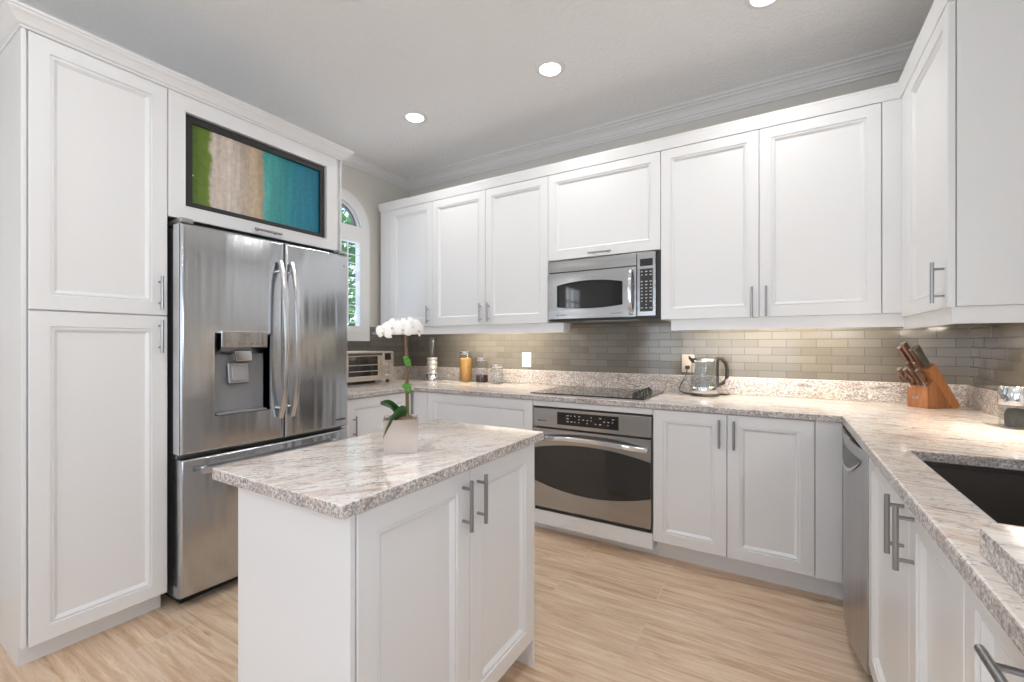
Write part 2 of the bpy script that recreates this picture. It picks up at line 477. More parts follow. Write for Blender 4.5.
    def panel(self, o, ux, uz, nn, w, h, t, F=0.056):
        """cabinet door: flat stiles and rails, a stepped bead and an ogee down to the recessed panel"""
        o, ux, uz, nn = Vector(o), Vector(ux), Vector(uz), Vector(nn)
        F = min(F, w*0.3, h*0.3)
        loops = [(0, 0), (0, t-0.002), (0.002, t), (F, t), (F+0.0015, t-0.006), (F+0.006, t-0.006), (F+0.008, t-0.0035),
                 (F+0.012, t-0.004), (F+0.020, t-0.012), (F+0.023, t-0.0145), (F+0.025, t-0.0145)]
        rings = []
        for ins, c in loops:
            rings.append([self.bm.verts.new(o + ux*a + uz*b + nn*c) for a, b in ((ins, ins), (w-ins, ins), (w-ins, h-ins), (ins, h-ins))])
        for a, b in zip(rings, rings[1:]):
            for i in range(4):
                self.bm.faces.new((a[i], a[(i+1) % 4], b[(i+1) % 4], b[i]))
        self.bm.faces.new(rings[-1]); self.bm.faces.new(rings[0][::-1])
        return self
    def bar_handle(self, c, axis, out, L=0.145, r=0.006, stand=0.032, pitch=0.096):
        c, axis, out = Vector(c), Vector(axis).normalized(), Vector(out).normalized()
        b = c + out*stand
        self.cyl(b - axis*L/2, b + axis*L/2, r, seg=14)
        for s in (-1, 1):
            self.cyl(c + axis*s*pitch/2, b + axis*s*pitch/2, r*0.75, seg=10)
        return self
    def build(self, name, mat, parent=None, smooth=False, shift=None):
        bm = self.bm
        bmesh.ops.recalc_face_normals(bm, faces=bm.faces)
        org = wpos(parent) if parent else (Vector(shift) if shift else Vector((0, 0, 0)))
        bmesh.ops.translate(bm, verts=bm.verts, vec=-org)
        me = bpy.data.meshes.new(name); bm.to_mesh(me); bm.free()
        me.materials.append(mat)
        o = bpy.data.objects.new(name, me); COL.objects.link(o)
        if parent: o.parent = parent
        elif shift: o.location = shift
        if smooth:
            for p in me.polygons: p.use_smooth = True
            try: me.set_sharp_from_angle(angle=math.radians(38))
            except Exception: pass
        return o

def tag(o, label, cat, group=None):
    o['label'] = label; o['category'] = cat
    if group: o['group'] = group
    return o
def thing(name, loc, label, cat, group=None):
    o = bpy.data.objects.new(name, None); COL.objects.link(o); o.location = loc
    o.empty_display_size = 0.1
    return tag(o, label, cat, group)
def struct(o, label=None):
    o['kind'] = 'structure'
    if label: o['label'] = label
    return o
def copy_tree(o, parent=None):
    c = o.copy(); COL.objects.link(c)
    if parent: c.parent = parent
    for ch in list(o.children): copy_tree(ch, c)
    return c

# dimensions (metres): x to the right along the back wall, y towards the back wall
XL, XR, YB, YF, ZC = -3.15, 0.85, 3.22, -4.0, 2.815
CT, CB = 0.880, 0.850          # worktop top and underside
YD, YU = 2.505, 2.785          # door faces of the base and wall units on the back wall
XP = -2.37                     # door face of the tall units on the left wall
XS = 0.255                     # door face of the sink run
ZU0, ZU1, ZCR = 1.354, 2.386, 2.458

# ------------------------------------------------------------------ the room
struct(MB().box(XL-0.2, XR+0.2, YF-0.2, YB+0.2, -0.1, 0.0).build('floor', FLOOR))
struct(MB().box(XL-0.2, XR+0.2, YF-0.2, YB+0.2, ZC, ZC+0.1).build('ceiling', CEIL))
struct(MB().box(XL-0.2, XR+0.2, YB, YB+0.15, 0, ZC).build('wall_back', WALL))
# left wall with the arched opening and a plain window further back
WY, WR, WZS, WZ0 = 2.41, 0.222, 2.205, 1.30
hole = [(WY-WR, WZ0), (WY+WR, WZ0)] + [(WY+WR*math.cos(math.pi*i/24), WZS+WR*math.sin(math.pi*i/24)) for i in range(25)]
def wall_plate(x, rect, holes, thick):
    bm = bmesh.new()
    edges = []
    for loop in [rect] + holes:
        vs = [bm.verts.new((x, a, b)) for a, b in loop]
        edges += [bm.edges.new((vs[i], vs[(i+1) % len(vs)])) for i in range(len(vs))]
    r = bmesh.ops.triangle_fill(bm, use_beauty=True, use_dissolve=False, edges=edges)
    fs = [f for f in r['geom'] if isinstance(f, bmesh.types.BMFace)]
    e = bmesh.ops.extrude_face_region(bm, geom=fs)
    bmesh.ops.translate(bm, verts=[v for v in e['geom'] if isinstance(v, bmesh.types.BMVert)], vec=(thick, 0, 0))
    m = MB(); m.bm.free(); m.bm = bm
    return m
rect = [(YF, 0), (YB, 0), (YB, ZC), (YF, ZC)]
struct(wall_plate(XL, rect, [hole, [(-1.95, 1.45), (-1.35, 1.45), (-1.35, 2.2), (-1.95, 2.2)]], -0.05).build('wall_left', WALL))
struct(wall_plate(XR, rect, [[(-1.18, 1.15), (0.28, 1.15), (0.28, 2.21), (-1.18, 2.21)]], 0.15).build('wall_right', WALL))
m = MB().cells('Y', [XL-0.15, -2.7, 0.3, XR+0.15], [0, 0.12, 2.38, ZC], lambda a, b: not (-2.7 < a < 0.3 and 0.12 < b < 2.38), YF-0.15, YF)
struct(m.build('wall_front', WALL))

# glazing bars: one reflected opening, two unseen ones added for the fill lights
m = MB()
for x in (-2.68, -1.95, -1.2, -0.45, 0.28): m.box(x-0.03, x+0.03, YF-0.02, YF+0.04, 0.12, 2.38)
for z in (0.15, 0.75, 1.35, 1.9, 2.35): m.box(-2.7, 0.3, YF-0.01, YF+0.03, z-0.02, z+0.02)
struct(m.build('added_window_3', TRIMW))
m = MB()
for y in (-1.94, -1.75, -1.55, -1.36): m.box(XL-0.02, XL+0.02, y-0.012, y+0.012, 1.45, 2.2)
for z in (1.46, 1.70, 1.95, 2.19): m.box(XL-0.02, XL+0.02, -1.95, -1.35, z-0.012, z+0.012)
struct(m.build('window_2', TRIMW))
m = MB()
for y in (-1.16, -0.45, 0.26): m.box(XR-0.01, XR+0.03, y-0.025, y+0.025, 1.15, 2.21)
for z in (1.17, 1.68, 2.19): m.box(XR-0.01, XR+0.03, -1.18, 0.28, z-0.02, z+0.02)
struct(m.build('added_window_4', TRIMW))

# ceiling crown
CRP = [(0, 2.690), (0.010, 2.690), (0.014, 2.700), (0.022, 2.703), (0.026, 2.714), (0.034, 2.718), (0.044, 2.738), (0.062, 2.754),
       (0.078, 2.760), (0.082, 2.768), (0.096, 2.770), (0.104, 2.781), (0, 2.781)]
CRP = [(o * 1.05, z + 0.034 if z < 2.78 else ZC) for o, z in CRP]
struct(MB().sweep([(XL, YF), (XL, YB), (XR, YB), (XR, YF)], CRP).build('trim_1', CROWNG))
# baseboard far behind is out of view; tiled splash on three walls
m = MB().box(XL+0.01, XR-0.01, YB-0.010, YB, 0.9, 1.40)
m.box(XR-0.010, XR, 2.02, YB, 0.9, 1.40)
m.box(XL, XL+0.010, 1.86, YB, 0.9, 1.268)
m.box(XL, XL+0.010, 2.713, YB, 1.268, 1.36)
struct(m.build('trim_2', TILE), 'taupe glass subway tiles above the granite upstand')

# arched window with plantation shutter
win = bpy.data.objects.new('window_1', None); COL.objects.link(win); win.location = (XL, WY, WZ0)
struct(win)
def arch_ring(mb, ro, ri, x0, x1, n=32):
    for i in range(n):
        a, b = math.pi*i/n, math.pi*(i+1)/n
        pts = [(x0, WY+ri*math.cos(a), WZS+ri*math.sin(a)), (x0, WY+ro*math.cos(a), WZS+ro*math.sin(a)),
               (x0, WY+ro*math.cos(b), WZS+ro*math.sin(b)), (x0, WY+ri*math.cos(b), WZS+ri*math.sin(b))]
        mb.prism(pts, (x1-x0, 0, 0))
    return mb
RO = 0.302
m = arch_ring(MB(), RO, WR-0.004, XL, XL+0.022)
for s in (-1, 1): m.box(XL, XL+0.022, WY+s*RO if s < 0 else WY+WR-0.004, WY-WR+0.004 if s < 0 else WY+RO, WZ0, WZS)
m.box(XL, XL+0.022, WY-RO, WY+RO, 1.232, WZ0)
m.build('window_casing', TRIMW, win)
m = arch_ring(MB(), WR, WR-0.026, XL-0.045, XL-0.012)
m.build('arch_frame', TRIMW, win)
m = arch_ring(MB(), WR-0.026, WR-0.038, XL-0.05, XL-0.025)
m.box(XL-0.05, XL-0.025, WY-0.006, WY+0.006, WZS, WZS+WR-0.04)
m.build('arch_sash', DKGREY, win)
m = MB(); pts = [(XL-0.042, WY+(WR-0.035)*math.cos(math.pi*i/24), WZS+(WR-0.035)*math.sin(math.pi*i/24)) for i in range(25)]
m.prism(pts, (0.004, 0, 0)); m.build('arch_pane', PANE, win)
m = MB()
LY0, LY1, LZ0, LZ1 = WY-WR+0.028, WY+WR-0.028, 1.36, 2.085
m.cells('X', [WY-WR, LY0, LY1, WY+WR], [WZ0, LZ0, LZ1, WZS+0.012], lambda a, b: not (LY0 < a < LY1 and LZ0 < b < LZ1), XL-0.035, XL+0.026)
m.build('shutter_frame', TRIMW, win)
m = MB(); nl = 10
for i in range(nl):
    z = LZ0 + (i+0.5)*(LZ1-LZ0)/nl
    c = Vector((XL-0.005, 0, z)); a = math.radians(-9)
    d = Vector((math.cos(a), 0, math.sin(a)))*0.03; t = Vector((-math.sin(a), 0, math.cos(a)))*0.003
    m.prism([(c.x+q.x, LY0, c.z+q.z) for q in (-d, -d*0.3+t, d*0.3+t, d, d*0.3-t, -d*0.3-t)], (0, LY1-LY0, 0))
m.build('shutter_louvre', TRIMW, win)
m = MB().box(XL+0.03, XL+0.038, WY+0.055, WY+0.064, LZ0+0.02, LZ1-0.02)
m.build('tilt_rod', TRIMW, win)
m = MB().box(XL-0.048, XL-0.045, LY0, LY1, LZ0, LZ1); m.build('lower_pane', PANE, win)
m = MB()
for z in (1.55, 1.80): m.box(XL-0.052, XL-0.042, LY0, LY1, z-0.008, z+0.008)
m.box(XL-0.052, XL-0.042, WY-0.008, WY+0.008, LZ0, LZ1)
m.build('glazing_bar', DKGREY, win)

# ------------------------------------------------------------------ cabinet helpers
def door_y(parent, x0, x1, z0, z1, y, hx=None, hz=None, horiz=False, name='door', L=0.145, F=0.056):
    """door facing -Y, front face at y"""
    t = 0.02
    d = MB().panel((x0, y+t, z0), (1, 0, 0), (0, 0, 1), (0, -1, 0), x1-x0, z1-z0, t, F).build(name, WHITE, parent)
    if hx is not None:
        MB().bar_handle((hx, y, hz), (1, 0, 0) if horiz else (0, 0, 1), (0, -1, 0), L=L, pitch=L*0.66).build('handle', NICKEL, d, True)
    return d
def door_x(parent, y0, y1, z0, z1, x, s, hy=None, hz=None, horiz=False, name='door', L=0.145, F=0.056):
    """door facing s*X, front face at x"""
    t = 0.02
    o, ux = ((x-s*t, y0, z0), (0, 1, 0)) if s > 0 else ((x-s*t, y1, z0), (0, -1, 0))
    d = MB().panel(o, ux, (0, 0, 1), (s, 0, 0), y1-y0, z1-z0, t, F).build(name, WHITE, parent)
    if hy is not None:
        MB().bar_handle((x, hy, hz), (0, 1, 0) if horiz else (0, 0, 1), (s, 0, 0), L=L, pitch=L*0.66).build('handle', NICKEL, d, True)
    return d
G = 0.0018

# ------------------------------------------------------------------ tall units on the left wall
pan = thing('pantry_cabinet', (-2.75, 0.66, 0), 'tall white two-door pantry cabinet left of the steel fridge', 'cabinet')
MB().box(XL+0.002, XP-0.021, 0.466, 0.908, 0.085, 2.375).build('body', WHITE, pan)
m = MB().box(XL+0.002, XP-0.062, 0.455, 0.900, 0.0, 0.085); m.build('toe_kick', WHITE, pan)
m = MB().box(XL+0.002, XP-0.004, 0.452, 0.4655, 0.085, 2.375, 0.001); m.build('end_panel', WHITE, pan)
door_x(pan, 0.471, 0.905-G, 1.334, 2.361, XP, 1, 0.872, 1.434)
door_x(pan, 0.471, 0.905-G, 0.083, 1.328, XP, 1, 0.872, 1.238)

ovf = thing('fridge_top_cabinet', (-2.75, 1.36, 1.79), 'white cabinet above the fridge whose door frames a screen', 'cabinet')
m = MB().cells('X', [0.909, 0.962, 1.735, 1.826], [1.80, 1.838, 2.298, 2.375], lambda a, b: not (0.962 < a < 1.735 and 1.838 < b < 2.298), XP-0.14, XP-0.022)
m.box(XL+0.002, XP-0.14, 0.909, 1.826, 1.80, 2.375)
m.build('body', WHITE, ovf)
m = MB().cells('X', [0.905+G, 0.974, 1.722, 1.797], [1.785, 1.848, 2.286, 2.361], lambda a, b: not (0.974 < a < 1.722 and 1.848 < b < 2.286), XP-0.02, XP, 0.002)
dd = m.build('door', WHITE, ovf)
m = MB()
for (ya, yb, za, zb) in ((0.968, 0.974, 1.842, 2.292), (1.722, 1.728, 1.842, 2.292)): m.box(XP-0.006, XP+0.003, ya, yb, za, zb, 0.0015)
for (ya, yb, za, zb) in ((0.968, 1.728, 1.842, 1.848), (0.968, 1.728, 2.286, 2.292)): m.box(XP-0.006, XP+0.003, ya, yb, za, zb, 0.0015)
m.build('bead', WHITE, dd)
MB().bar_handle((XP, 1.352, 1.808), (0, 1, 0), (1, 0, 0), L=0.145, pitch=0.096, stand=0.028).build('handle', NICKEL, dd, True)
tag(MB().box(XL+0.002, XP-0.004, 1.8285, 1.8345, 0.0, 2.375, 0.001).build('fridge_side_panel', WHITE), 'tall white panel closing the right side of the fridge recess', 'panel')

tv = thing('television', (-2.42, 1.345, 1.86), 'dark framed screen showing a green and turquoise beach above the fridge', 'screen')
m = MB().cells('X', [0.978, 1.010, 1.690, 1.719], [1.851, 1.876, 2.252, 2.283], lambda a, b: not (1.010 < a < 1.690 and 1.876 < b < 2.252), XP-0.055, XP-0.014, 0.003)
m.box(XP-0.075, XP-0.054, 0.985, 1.71, 1.86, 2.275)
m.build('bezel', BLACK, tv)
MB().box(XP-0.054, XP-0.030, 1.010, 1.690, 1.876, 2.252).build('screen', SCREEN, tv)
MB().cyl((XP-0.03, 1.016, 2.01), (XP-0.0285, 1.016, 2.01), 0.004, seg=12).build('indicator_light', plain('white_indicator', (0.9, 0.9, 0.9), 0.4), tv)

KCR = [(0.0006, 2.363), (0.003, 2.363), (0.006, 2.371), (0.014, 2.374), (0.020, 2.384), (0.032, 2.398), (0.042, 2.406), (0.045, 2.413), (0.050, 2.415), (0.050, 2.425), (0.0006, 2.425)]
m = MB().sweep([(XL+0.12, 0.452), (XP, 0.452), (XP, 1.835), (XL+0.12, 1.835)], KCR)
tag(m.build('cabinet_crown', WHITE), 'white crown moulding running along the pantry and fridge cabinet tops', 'moulding')

# ------------------------------------------------------------------ refrigerator
fr = thing('refrigerator', (-2.7, 1.376, 0), 'stainless steel french door refrigerator with water dispenser', 'refrigerator')
FX = -2.30
FY0, FYM, FY1 = 0.926, 1.407, 1.826
def bow(y): return 0.014*(1-((y-1.376)/0.45)**2)
MB().box(-3.10, FX-0.075, FY0+0.012, FY1-0.012, 0.03, 1.745, 0.004).build('body', SIDEGR, fr)
def bowed_door(y0, y1, z0, z1, hole=None):
    ys = [y0 + (y1-y0)*i/22 for i in range(23)]; zs = [z0, z1]
    if hole:
        ys = sorted(set([y for y in ys if not any(abs(y-h) < 0.008 for h in hole[:2])] + list(hole[:2]))); zs = sorted(zs + list(hole[2:]))
    keep = (lambda a, b: not (hole[0] < a < hole[1] and hole[2] < b < hole[3])) if hole else (lambda a, b: True)
    m = MB().cells('X', ys, zs, keep, FX-0.070, FX, 0.0)
    es = [e for e in m.bm.edges if len(e.link_faces) == 2 and e.calc_face_angle(0) > 0.5 and all(v.co.x > FX-1e-5 for v in e.verts)
          and not (hole and all(hole[0]-1e-4 <= v.co.y <= hole[1]+1e-4 and hole[2]-1e-4 <= v.co.z <= hole[3]+1e-4 for v in e.verts))]
    bmesh.ops.bevel(m.bm, geom=es, offset=0.014, segments=4, affect='EDGES', profile=0.5)
    for v in m.bm.verts: v.co.x += bow(v.co.y)
    return m
MB().box(FX-0.066, FX-0.010, FY0-0.003, FY0-0.0004, 0.704, 1.748, 0.001).build('door_edge', plain('pale_grey_door_edge', (0.5, 0.5, 0.51), 0.4), fr)
DH = (1.063, 1.327, 0.862, 1.258)
ld = bowed_door(FY0, FYM-0.002, 0.700, 1.752, DH).build('door', STEEL_V, fr, True)
rd = bowed_door(FYM+0.002, FY1, 0.700, 1.752).build('door', STEEL_V, fr, True)
fz = bowed_door(FY0, FY1, 0.055, 0.682).build('freezer_drawer', STEEL_V, fr, True)
for d, y, s in ((ld, 1.372, -1), (rd, 1.437, 1)):
    pts = []
    for i in range(17):
        t = i/16; z = 0.815 + t*0.83
        pts.append((FX + bow(y) + 0.016 + 0.050*(1-(2*t-1)**4)*0.55 + 0.030*(1-(2*t-1)**2), y, z))
    m = MB().tube(pts, 0.01, seg=12, flat=(0.026, 0.018, (1, 0, 0)))
    for q in (pts[1], pts[-2]): m.cyl((FX, q[1], q[2]), (q[0], q[1], q[2]), 0.009)
    m.build('handle', HANDLE_S, d, True)
m = MB().tube([(FX+0.052+bow(y), y, 0.628) for y in [0.985+0.785*i/14 for i in range(15)]], 0.013, seg=12, flat=(0.018, 0.026, (0, 0, 1)))
for y in (1.02, 1.735): m.cyl((FX, y, 0.628), (FX+0.055, y, 0.628), 0.011)
m.build('handle', HANDLE_S, fz, True)
# dispenser
m = MB()
y0, y1, z0, z1 = DH; xf = FX+0.006
xb = FX-0.062
m.quad([(xb, y0, z0), (xb, y1, z0), (xb, y1, z1), (xb, y0, z1)])
m.quad([(xf, y0, z0), (xf, y0, z1), (xb, y0, z1), (xb, y0, z0)]); m.quad([(xf, y1, z0), (xb, y1, z0), (xb, y1, z1), (xf, y1, z1)])
m.quad([(xf, y0, z1), (xf, y1, z1), (xb, y1, z1), (xb, y0, z1)]); m.quad([(xf, y0, z0), (xb, y0, z0), (xb, y1, z0), (xf, y1, z0)])
m.build('dispenser_niche', MIDGREY, ld)
m = MB().prism([(FX-0.055, 1.085, 1.155), (FX-0.030, 1.085, 1.155), (FX+0.023, 1.085, 1.190), (FX+0.025, 1.085, 1.268), (FX-0.01, 1.085, 1.268)], (0, 0.221, 0), 0.002)
dp = m.build('dispenser_panel', STEEL_V, ld)
m = MB()
for i in range(7): MB().box(FX+0.022, FX+0.0255, 1.105+i*0.028, 1.118+i*0.028, 1.204, 1.207).build('button', DKGREY, dp)
m.box(FX+0.022, FX+0.0262, 1.185, 1.212, 1.245, 1.249)
m.build('logo', DKGREY, dp)
m = MB().prism([(FX-0.045, 1.155, 1.17), (FX+0.005, 1.155, 1.17), (FX-0.005, 1.165, 1.12), (FX-0.045, 1.165, 1.12)], (0, 0.08, 0), 0.003)
m.build('spout', CHROME, ld)
m = MB().prism([(FX-0.048, 1.14, 1.005), (FX-0.022, 1.14, 1.01), (FX-0.035, 1.14, 1.11), (FX-0.05, 1.14, 1.11)], (0, 0.10, 0), 0.004)
m.prism([(FX-0.030, 1.155, 1.02), (FX-0.017, 1.155, 1.022), (FX-0.030, 1.155, 1.098), (FX-0.04, 1.155, 1.098)], (0, 0.07, 0), 0.003)
m.build('paddle', SIDEGR, ld)
MB().box(FX-0.06, FX+0.004, 1.075, 1.315, 0.863, 0.872, 0.003).build('drip_tray', MIDGREY, ld)
for y in (0.955, 1.79):
    MB().box(FX-0.16, FX-0.005, y-0.028, y+0.028, 1.753, 1.778, 0.008).build('hinge_cover', SIDEGR, fr)
m = MB()
for i in range(8): m.box(FX+0.0055, FX+0.0075, 1.735+i*0.0085, 1.741+i*0.0085, 0.742, 0.751)
m.build('logo_lettering', DKGREY, rd)
MB().cyl((FX+0.0, 1.80, 1.69), (FX+0.006, 1.80, 1.69), 0.008, seg=14).build('sticker', MARK, rd)
MB().box(-3.05, FX-0.08, FY0+0.03, FY1-0.03, 0.0, 0.045).build('base_grille', BLACK, fr)

# ------------------------------------------------------------------ worktop
XLC, XRC, YBC = -2.385, 0.235, 2.490
SX0, SX1, SY0, SY1 = 0.338, 0.735, 1.146, 1.80
def keep(a, b):
    if SX0 < a < SX1 and SY0 < b < SY1: return False
    return b > YBC or a > XRC or (a < XLC and b > 1.835)
wt = thing('granite_worktop', (-1.1, 2.85, CB), 'long cream granite worktop wrapping round three walls with a low upstand', 'worktop')
m = MB().cells('Z', [XL+0.004, XLC, XRC, SX0, SX1, XR-0.004], [-0.25, SY0, SY1, 1.835, YBC, YB-0.004], keep, CB, CT, 0.005)
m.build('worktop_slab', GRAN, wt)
m = MB().box(XL+0.026, XR-0.026, YB-0.030, YB-0.0105, CT+0.0005, 0.993, 0.003)
m.box(XL+0.0105, XL+0.026, 1.86, YB-0.0105, CT+0.0005, 0.993, 0.003)
m.box(XR-0.026, XR-0.0105, 2.02, YB-0.0105, CT+0.0005, 0.993, 0.003)
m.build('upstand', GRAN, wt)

# ------------------------------------------------------------------ base units
lb = thing('base_cabinet', (-2.75, 2.17, 0), 'white base cabinet under the toaster oven beside the fridge', 'cabinet')
MB().box(XL+0.004, XLC-0.042, 1.836, 2.50, 0.11, CB-0.002).build('body', WHITE, lb)
MB().box(XL+0.004, XLC-0.11, 1.836, 2.50, 0.0, 0.11).build('toe_kick', WHITE, lb)
door_x(lb, 1.90, 2.47, 0.118, CB-0.008, XLC-0.02, 1, 1.95, 0.66)

cb = thing('base_cabinet', (-1.95, 2.85, 0), 'wide white drawer cabinet left of the oven behind the island', 'cabinet')
MB().box(XL+0.01, -1.366, YD+0.022, YB-0.012, 0.11, CB-0.002).build('body', WHITE, cb)
MB().box(-2.39, -1.366, YD+0.09, YB-0.1, 0.0, 0.11).build('toe_kick', WHITE, cb)
MB().box(XLC-0.02, -2.262, YD+0.002, YD+0.022, 0.11, CB-0.006, 0.001).build('filler', WHITE, cb)
door_y(cb, -2.258, -1.366-G, 0.486, CB-0.006, YD, -1.81, 0.62, True, 'drawer')
door_y(cb, -2.258, -1.366-G, 0.118, 0.482, YD, -1.81, 0.30, True, 'drawer')

oc = thing('oven_housing', (-0.98, 2.85, 0), 'white built-in housing unit that frames the steel oven', 'cabinet')
m = MB()
m.box(-1.366, -0.608, YD+0.022, YB-0.012, 0.810, CB-0.002)
m.box(-1.364, -0.610, YD+0.004, YD+0.022, 0.812, CB-0.006)
m.box(-1.366, -0.608, YD+0.022, YB-0.012, 0.06, 0.150); m.box(-1.364, -0.610, YD+0.004, YD+0.022, 0.062, 0.150)
m.box(-1.366, -1.350, YD+0.05, YB-0.012, 0.15, 0.81); m.box(-0.624, -0.608, YD+0.05, YB-0.012, 0.15, 0.81)
m.build('body', WHITE, oc)
MB().box(-1.366, -0.608, YD+0.09, YD+0.12, 0.0, 0.06).build('toe_kick', WHITE, oc)

bc = thing('base_cabinet', (-0.24, 2.85, 0), 'white two-door base cabinet right of the oven below the kettle', 'cabinet')
MB().box(-0.606, 0.24, YD+0.022, YB-0.012, 0.11, CB-0.002).build('body', WHITE, bc)
MB().box(-0.606, 0.30, YD+0.09, YD+0.12, 0.0, 0.11).build('toe_kick', WHITE, bc)
door_y(bc, -0.606, -0.236-G, 0.113, CB-0.006, YD, -0.270, 0.745)
door_y(bc, -0.236+G, 0.136-G, 0.113, CB-0.006, YD, -0.203, 0.745)
MB().box(0.136+G, 0.240, YD+0.001, YD+0.0215, 0.113, CB-0.004, 0.001).build('filler', WHITE, bc)

# dishwasher
dw = thing('dishwasher', (0.55, 2.215, 0), 'stainless dishwasher with a bowed front beside the corner cabinet', 'dishwasher')
DY0, DY1 = 1.922, 2.524
MB().box(XS+0.03, XR-0.03, DY0, DY1, 0.02, CB-0.003).build('body', DKGREY, dw)
def dwx(y): return XS - 0.004 - 0.030*(1-((y-2.223)/0.30)**2)
ys = [DY0+0.003 + (DY1-DY0-0.006)*i/24 for i in range(25)]
m = MB().cells('X', ys, [0.075, 0.40, 0.835], lambda a, b: True, XS+0.03, XS)
for v in m.bm.verts:
    if v.co.x < XS+0.01: v.co.x = dwx(v.co.y)
dwd = m.build('door', STEEL_Y, dw, True)
m = MB()
n = 20
top, bot = [], []
for i in range(n+1):
    y = 1.97 + 0.48*i/n; t = 2*i/n-1
    top.append((dwx(y)-0.002, y, 0.792)); bot.append((dwx(y)-0.002, y, 0.790-0.085*(1-t*t)))
for i in range(n):
    m.quad([top[i], top[i+1], bot[i+1], bot[i]])
m.build('handle_pocket', DKGREY, dwd)
m = MB()
for i in range(n):
    a, b, c, d = [Vector(q) for q in (top[i], top[i+1], bot[i+1], bot[i])]
    lo = lambda p, q: p*0.18 + q*0.82
    m.quad([lo(a, d)+Vector((-0.001, 0, 0)), lo(b, c)+Vector((-0.001, 0, 0)), c+Vector((-0.001, 0, 0)), d+Vector((-0.001, 0, 0))])
m.build('pocket_lip', CHROME, dwd)
MB().box(XS+0.06, XS+0.08, DY0, DY1, 0.0, 0.10).build('toe_kick', BLACK, dw)

# sink unit and drawer unit on the right run
sk = thing('sink_cabinet', (0.55, 1.46, 0), 'white two-door cabinet below the dark sink', 'cabinet')
m = MB().box(XS+0.022, XR-0.02, 1.002, 1.918, 0.11, 0.62); m.box(XS+0.022, XS+0.04, 1.002, 1.918, 0.62, CB-0.002)
m.build('body', WHITE, sk)
MB().box(XS+0.09, XS+0.11, 1.002, 1.918, 0.0, 0.11).build('toe_kick', WHITE, sk)
door_x(sk, 1.362+G, 1.918-G, 0.113, CB-0.006, XS, -1, 1.412, 0.762)
door_x(sk, 1.003, 1.362-G, 0.113, CB-0.006, XS, -1, 1.316, 0.762)
dr = thing('drawer_cabinet', (0.55, 0.72, 0), 'white drawer cabinet nearest the camera below the raised granite slab', 'cabinet')
MB().box(XS+0.022, XR-0.02, 0.40, 1.0, 0.11, CB-0.002).build('body', WHITE, dr)
MB().box(XS+0.09, XS+0.11, 0.40, 1.0, 0.0, 0.11).build('toe_kick', WHITE, dr)
for z0, z1 in ((0.62, CB-0.006), (0.37, 0.616), (0.113, 0.366)):
    door_x(dr, 0.40, 1.0-G, z0, z1, XS, -1, 0.715, z1-0.040, True, 'drawer', L=0.20, F=0.045)

# sink
sn = thing('kitchen_sink', (0.54, 1.47, 0.66), 'dark undermount sink set into the right granite worktop', 'sink')
m = MB()
x0, x1, y0, y1, zt, zb = SX0-0.004, SX1+0.004, SY0-0.004, SY1+0.004, CB-0.001, 0.655
A = [(x0, y0, zt), (x1, y0, zt), (x1, y1, zt), (x0, y1, zt)]
q = 0.015
B = [(x0+q, y0+q, zb+q), (x1-q, y0+q, zb+q), (x1-q, y1-q, zb+q), (x0+q, y1-q, zb+q)]
Cc = [(x0+3*q, y0+3*q, zb), (x1-3*q, y0+3*q, zb), (x1-3*q, y1-3*q, zb), (x0+3*q, y1-3*q, zb)]
A2 = [(x0-0.012, y0-0.012, zt), (x1+0.012, y0-0.012, zt), (x1+0.012, y1+0.012, zt), (x0-0.012, y1+0.012, zt)]
for P, Q in ((A2, A), (A, B), (B, Cc)):
    for i in range(4):
        m.quad([P[i], P[(i+1) % 4], Q[(i+1) % 4], Q[i]])
m.quad(Cc)
bmesh.ops.remove_doubles(m.bm, verts=m.bm.verts, dist=1e-5)
m.build('basin', SINKM, sn)
m = MB().cells('Z', [SX0-0.0005, SX0+0.004, SX1-0.004, SX1+0.0005], [SY0-0.0005, SY0+0.004, SY1-0.004, SY1+0.0005], lambda a, b: not (SX0+0.004 < a < SX1-0.004 and SY0+0.004 < b < SY1-0.004), CB-0.012, CB-0.001)
m.build('rim', SINKR, sn)
MB().lathe(0.54, 1.47, [(0, zb+0.004), (0.038, zb+0.003), (0.045, zb+0.0005)]).build('drain', SINKR, sn, True)

# raised granite slab in front of the sink
m = MB()
pts = [(0.262, 0.35), (XR-0.02, 0.35), (XR-0.02, 0.985), (0.292, 0.985)]
for i in range(1, 9):
    a = math.pi/2*(i/9)
    pts.append((0.292-0.030*math.sin(a), 0.955+0.030*math.cos(a)))
pts.append((0.262, 0.955))
m.prism([(a, b, CT+0.0006) for a, b in pts], (0, 0, 0.040), 0.003)
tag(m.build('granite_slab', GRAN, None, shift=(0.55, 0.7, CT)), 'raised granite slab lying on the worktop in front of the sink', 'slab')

# ------------------------------------------------------------------ island
isl = thing('kitchen_island', (-1.02, 1.045, 0), 'white two-door kitchen island with a cream granite top', 'island')
IT = 0.874
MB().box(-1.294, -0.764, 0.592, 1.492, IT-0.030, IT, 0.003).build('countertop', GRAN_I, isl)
m = MB().box(-1.241, -0.808, 0.645, 1.452, 0.10, IT-0.031); m.build('body', WHITE, isl)
m = MB().box(-1.241, -0.790, 0.632, 0.645, 0.0, IT-0.031, 0.001); m.build('end_panel', WHITE, isl)
m = MB().box(-1.241, -0.790, 1.452, 1.464, 0.0, IT-0.031, 0.001); m.build('end_panel', WHITE, isl)
MB().box(-1.241, -0.87, 0.645, 1.452, 0.0, 0.10).build('toe_kick', WHITE, isl)
door_x(isl, 0.649, 1.058-G, 0.105, IT-0.040, -0.787, 1, 1.022, 0.740)
door_x(isl, 1.058+G, 1.450, 0.105, IT-0.040, -0.787, 1, 1.094, 0.740)

